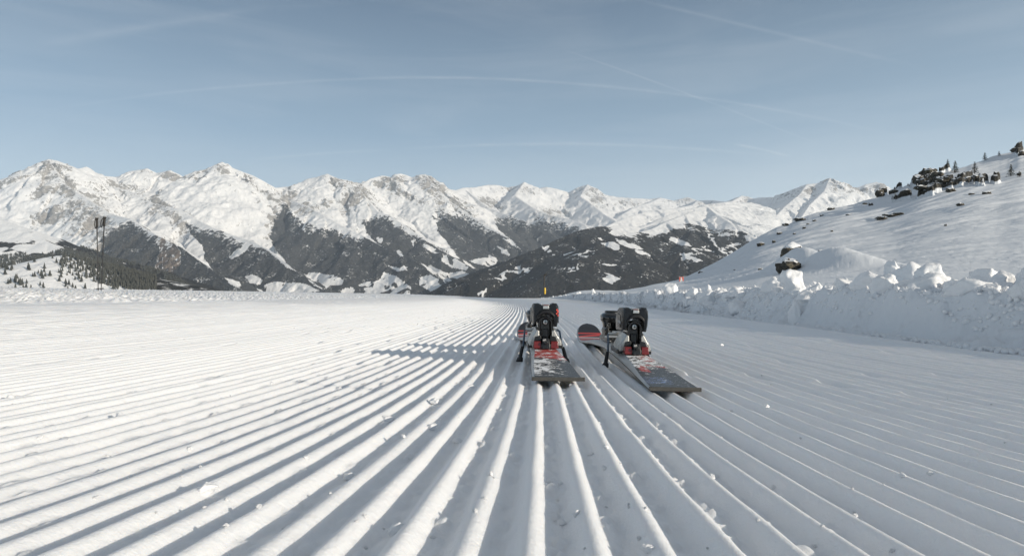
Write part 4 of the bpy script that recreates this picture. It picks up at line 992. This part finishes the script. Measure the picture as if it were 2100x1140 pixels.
while placed < 285 and tries < 20000:
    tries += 1
    px = rr.uniform(-14, 300); Y = rr.uniform(1230, 1900); u = (px-1050)/F; x = u*Y
    z = mountain_z(x, Y); py = 570-z/Y*F
    if py > 600 or py < 518: continue
    # thinner near the bald top of the shoulder, thicker to the right and below
    dens = float(sstep(523, 560, np.array(py)))*.8+float(sstep(60, 190, np.array(px)))*.5
    if vnoise(np.array(px/22.0), np.array(py/9.0), 5) < .62-dens*.45: continue
    if rr.random() > .15+dens: continue
    o = link(bpy.data.objects.new('conifer', rr.choice(far_me))); h = rr.uniform(10, 19)
    o.location = (x, Y, z-.5); o.scale = (h*.95, h*.95, h); o.rotation_euler = (0, 0, rr.random()*6.28)
    tag(o, 'small dark conifer on the wooded snowy shoulder at far left', 'tree', 'conifers scattered over the snowy shoulder at far left'); placed += 1
print('far trees', placed)
# the wood behind it reads as one mass, and runs on down the right end of the shoulder
bm = bmesh.new(); nf = 0
for _ in range(9000):
    px = rr.uniform(120, 320); Y = rr.uniform(1500, 2050); x = (px-1050)/F*Y; z = mountain_z(x, Y); py = 570-z/Y*F
    if py > 606 or rr.random() > .10+.42*float(sstep(150, 250, np.array(px)))*float(sstep(420, 300, np.array(px))): continue
    h = rr.uniform(9, 16); r_ = h*.2; base = [bm.verts.new((x+math.cos(a+_)*r_, Y+math.sin(a+_)*r_, z)) for a in (0, 1.57, 3.14, 4.71)]; tp_ = bm.verts.new((x, Y, z+h))
    for j in range(4): bm.faces.new((base[j], base[(j+1) % 4], tp_))
    nf += 1
for _ in range(26000):
    px = rr.uniform(-40, 420); Y = rr.uniform(1900, 3200); x = (px-1050)/F*Y; z = mountain_z(x, Y); py = 570-z/Y*F
    if py > 606 or (px < 140 and py < 497): continue
    if fbm(np.array(x/180), np.array(Y/180), 4, 123) < .60+.05*float(sstep(150, 420, np.array(z)))-.14*float(sstep(60, 200, np.array(px))): continue
    h = rr.uniform(8, 15); r_ = h*.22; base = [bm.verts.new((x+math.cos(a+_)*r_, Y+math.sin(a+_)*r_, z)) for a in (0, 1.57, 3.14, 4.71)]; tp_ = bm.verts.new((x, Y, z+h))
    for j in range(4): bm.faces.new((base[j], base[(j+1) % 4], tp_))
    nf += 1
tag(obj_bm('distant_wood', bm, M_farneedle), 'dark conifer wood along the ridge behind the shoulder at far left', kind='stuff')
print('wood trees', nf)

# ------------------------------------------------------------------ snow blocks along the top of the bank
def chunk_mesh(seed, kind):
    bm = bmesh.new(); bmesh.ops.create_icosphere(bm, subdivisions=4, radius=1)
    o_ = Vector((seed*3.7, seed*9.1, seed*1.3)); rq = random.Random(seed)
    planes = []
    for _ in range(7 if kind == 'block' else 10):
        n_ = Vector((rq.uniform(-1, 1), rq.uniform(-1, 1), rq.uniform(-1, 1))).normalized(); planes.append((n_, rq.uniform(.55, .85)))
    for v in bm.verts:
        p = v.co.copy()
        for n_, d_ in planes:
            q = p.dot(n_)
            if q > d_: p -= n_*(q-d_)*.92
        p *= 1+mnoise.fractal(p*1.7+o_, 1, 2, 3)*.22+mnoise.fractal(p*6+o_, 1, 2, 3)*.05
        v.co = p
    me = bpy.data.meshes.new('snow_block'); bm.to_mesh(me); bm.free(); me.materials.append(M_chunk)
    me.polygons.foreach_set('use_smooth', [True]*len(me.polygons)); return me
crumbs = [chunk_mesh(k+30, 'lump') for k in range(8)]
M_crumb = snow_mat('crumb_surface', [(2.5, .0012)], sparkle=False)
for me_ in crumbs: me_.materials[0] = M_crumb
chunks = [chunk_mesh(k, 'block' if k % 2 else 'lump') for k in range(10)]
def place_block(px, py, w, h, seed, label=None, tilt=0.0, Y=None, group=None, dep=.7, name='snow_block', cat='snow block'):
    """px, py: middle of the block's foot in the photo"""
    u = (px-1050)/F
    if Y is None: x, Y = hill_at(px, py)
    x = u*Y; z = hz_at(x, Y); k = Y/F
    o = link(bpy.data.objects.new(name, chunks[seed % 10])); sx, sz = w*k/2/.80, h*k/2/.72
    o.scale = (sx, (sx*dep+sz*.3), sz); o.rotation_euler = (rng.uniform(-.2, .2), tilt, rng.uniform(-.5, .5))
    o.location = (x, Y, z+h*k*.20)
    return tag(o, label, cat, group)
BIG = [(1600, 601, 32, 24, 1, .55, 'slanted slab of snow on the bank, below the dark boulder'),
       (1634, 601, 20, 17, 2, 0, 'upright lump of snow just right of the slanted slab below the boulders'),
       (1738, 601, 46, 24, 3, .5, 'wedge-shaped snow slab leaning right, halfway along the bank'),
       (1735, 583, 10, 14, 4, 0, 'small snow cube behind the wedge-shaped slab'),
       (1834, 566, 26, 36, 5, -.35, 'tall pointed snow block at the left end of the big pile'),
       (1862, 576, 62, 42, 6, .1, 'big rounded snow block right behind the pointed one'),
       (1914, 577, 54, 38, 7, -.1, 'knobbly snow block in the middle of the big pile'),
       (1912, 600, 84, 38, 4, .05, 'broad low snow block at the front of the big pile'),
       (1984, 605, 78, 36, 9, -.12, 'wide smooth snow block with a rounded top, right of the big pile'),
       (2018, 590, 52, 34, 0, .15, 'boulder-like snow block behind the wide smooth one'),
       (2054, 597, 30, 18, 2, .1, 'small snow lump between the boulder-like block and the frame edge'),
       (2093, 604, 40, 34, 6, .1, 'snow block cut off by the right edge of the photo'),
       (2064, 571, 14, 10, 5, 0, 'little snow lump in the shade high behind the right-hand blocks'),
       (1984, 613, 46, 18, 3, -.1, 'crumbling snow lump hanging over the bank below the wide smooth block'),
       (1855, 606, 26, 14, 1, .4, 'small lit snow wedge on the bank edge in front of the big pile'),
       (1424, 601, 22, 24, 4, -.3, 'upright block of snow on the bank right of the warning sign'),
       (1456, 603, 26, 14, 7, .2, 'low snow lump between the upright block and the square-cut one'),
       (1478, 601, 20, 18, 1, .05, 'square-cut snow block right of the low lump'),
       (1522, 600, 26, 14, 5, .35, 'curled snow lump standing alone right of the square-cut block'),
       (1500, 596, 14, 7, 2, 0, 'flat snow scrap beside the curled lump')]
for px, py, w, h, sd, tl, lb in BIG: place_block(px, py, w, h, sd, lb, tl, group='large snow blocks on the bank')
# the single lump against the wall, and fallen pieces at its foot
Yw = float(foot_Y((1632-1050)/F)); o = place_block(1632, 680, 24, 44, 4, 'cone-shaped snow lump standing against the foot of the bank', 0, Y=Yw-.02, name='snow_block')
rr = random.Random(21); cnt = 0
while cnt < 185:
    px = 1100+1050*(rr.random()**.95); u = (px-1050)/F
    Y0 = float(foot_Y(u))+.25; Y = Y0+abs(rr.gauss(0, .34))*(1+Y0*.10)
    if Y > 58: continue
    k = Y/F; sz = (.017+.125*rr.random()**4.5)*(1.15 if px < 1500 else 1.0); sz = max(sz, 2.6*k)
    wp = sz/k; place_block(px, 0, wp*rr.uniform(.9, 1.5), wp*rr.uniform(.7, 1.2), rr.randrange(10), 'small broken snow lump strewn along the top of the bank', rr.uniform(-.5, .5), Y=Y, group='small snow lumps along the bank top', name='snow_lump', cat='snow lump'); cnt += 1
# very fine rubble: nobody could count it
bm = bmesh.new()
for _ in range(3800):
    px = 1110+1000*rr.random(); u = (px-1050)/F; Y = float(foot_Y(u))+.12+abs(rr.gauss(0, .5))*(1+float(foot_Y(u))*.10)
    if rr.random() < .25: Y = float(foot_Y(u))-abs(rr.gauss(0, .05))
    x = u*Y; s = (.003+.012*rr.random()**2)*(1+Y*.06)
    z = hz_at(x, Y) if x > float(foot_X(np.array(Y))) else gz(x, Y)+.006
    mtx = Matrix.Translation((x, Y, z+s*.3)) @ Matrix.Rotation(rr.random()*6, 4, (rr.random(), rr.random(), 1)) @ Matrix.Diagonal((s, s*.8, s*.7, 1))
    r_ = bmesh.ops.create_icosphere(bm, subdivisions=1, radius=1, matrix=mtx)
    for v in r_['verts']: v.co += Vector((rr.uniform(-1, 1), rr.uniform(-1, 1), rr.uniform(-1, 1)))*s*.22
tag(obj_bm('snow_rubble', bm, M_chunk, smooth=True), 'fine snow rubble covering the bank top and its foot', kind='stuff')

# ------------------------------------------------------------------ crumbs on the groomed run
def ground_at(px, py):
    u = (px-1050)/F; Yg = np.linspace(.2, 30, 12000); zz = base_z(u*Yg, Yg)+.006; d = zz+(py-570)/F*Yg
    i = int(np.argmax(d > 0)); return u*Yg[i], Yg[i]
def place_crumb(px, py, w, seed, label, group=None):
    x, y = ground_at(px, py); z = float(full_z(np.array([[x]]), np.array([[y]]))[0, 0]); k = y/F; s = w*k/2
    o = link(bpy.data.objects.new('snow_crumb', crumbs[seed % 8])); o.scale = (s, s*.8, s*.6); o.rotation_euler = (rng.uniform(-.4, .4), rng.uniform(-.4, .4), rng.uniform(0, 6))
    o.location = (x, y, z+s*.25); return tag(o, label, 'snow crumb', group)
for k, (px, py, w, lb) in enumerate([(425, 1010, 44, 'largest snow crumb bridging a furrow at lower left'), (812, 1092, 46, 'ragged snow crumb near the bottom edge left of centre'), (716, 972, 30, 'snow crumb in a furrow midway between the ragged one and the skis'), (794, 858, 32, 'flat snow crumb left of centre, lying on a ridge side'), (886, 874, 26, 'split snow crumb right of the flat one'), (938, 902, 26, 'shell-like snow crumb below the split one'), (890, 828, 22, 'snow crumb on a ridge above the split one'), (966, 790, 16, 'snow crumb nearest the left ski tail on its left'), (1240, 962, 18, 'upright snow crumb in the furrow below the skis'), (1152, 1062, 26, 'snow crumb in the dark furrow at bottom centre'), (1182, 1064, 22, 'snow crumb beside the one at bottom centre'), (1330, 1136, 36, 'snow crumb cut by the bottom edge right of centre'), (1464, 966, 20, 'snow crumb in a furrow below and right of the right ski'), (1586, 992, 14, 'round snow crumb in the shaded furrow at lower right'), (1500, 842, 8, 'tiny snow crumb right of the right ski tail'), (1480, 713, 11, 'snow crumb on the lit ridges beside the bank shadow'), (248, 860, 24, 'snow crumb left of the furrow step at far left'), (22, 820, 14, 'snow crumb near the left edge of the photo'), (1170, 792, 10, 'snow crumb right under the left ski tail'), (1850, 998, 18, 'sunlit snow crumb on a ridge at the right'), (1808, 928, 12, 'smaller snow crumb up and left of the one on the right-hand ridge')]):
    place_crumb(px, py, w, k, lb, 'snow crumbs on the groomed run')
for k in range(150):
    py = 640+500*rr.random()**1.3; px = rr.uniform(0, 2100)
    if py < 760 and px > 1500: continue
    if py < 830 and 1040 < px < 1450: continue
    w = (3+9*rr.random()**2)*(py-560)/220
    place_crumb(px, py, max(3.0, min(w, 16)), rr.randrange(10), 'tiny snow crumb scattered on the corduroy ridges', 'tiny snow crumbs on the corduroy')
# ------------------------------------------------------------------ haze
bm = bmesh.new(); bmesh.ops.create_cube(bm, size=1.0)
zlo, zhi = float(min(MZ.min(), -60))-1.0, float(MZ.max())+40.0
bmesh.ops.scale(bm, vec=(42600, 18400, zhi-zlo), verts=bm.verts); bmesh.ops.translate(bm, vec=(0, 8600, (zlo+zhi)/2), verts=bm.verts)
hm = bpy.data.materials.new('haze_air'); hm.use_nodes = True; ht = hm.node_tree; ht.nodes.clear()
pv = N(ht, 'ShaderNodeVolumePrincipled'); pv.inputs['Color'].default_value = (.76, .87, 1.0, 1); pv.inputs['Density'].default_value = 3.4e-5
pv.inputs['Anisotropy'].default_value = 0.2; pv.inputs['Density Attribute'].default_value = ''; pv.inputs['Temperature Attribute'].default_value = ''; pv.inputs['Color Attribute'].default_value = ''
oo = N(ht, 'ShaderNodeOutputMaterial'); L(ht, pv.outputs[0], oo.inputs['Volume'])
hz = obj_bm('haze', bm, hm); tag(hz, 'thin blue winter haze over the valley', kind='stuff')
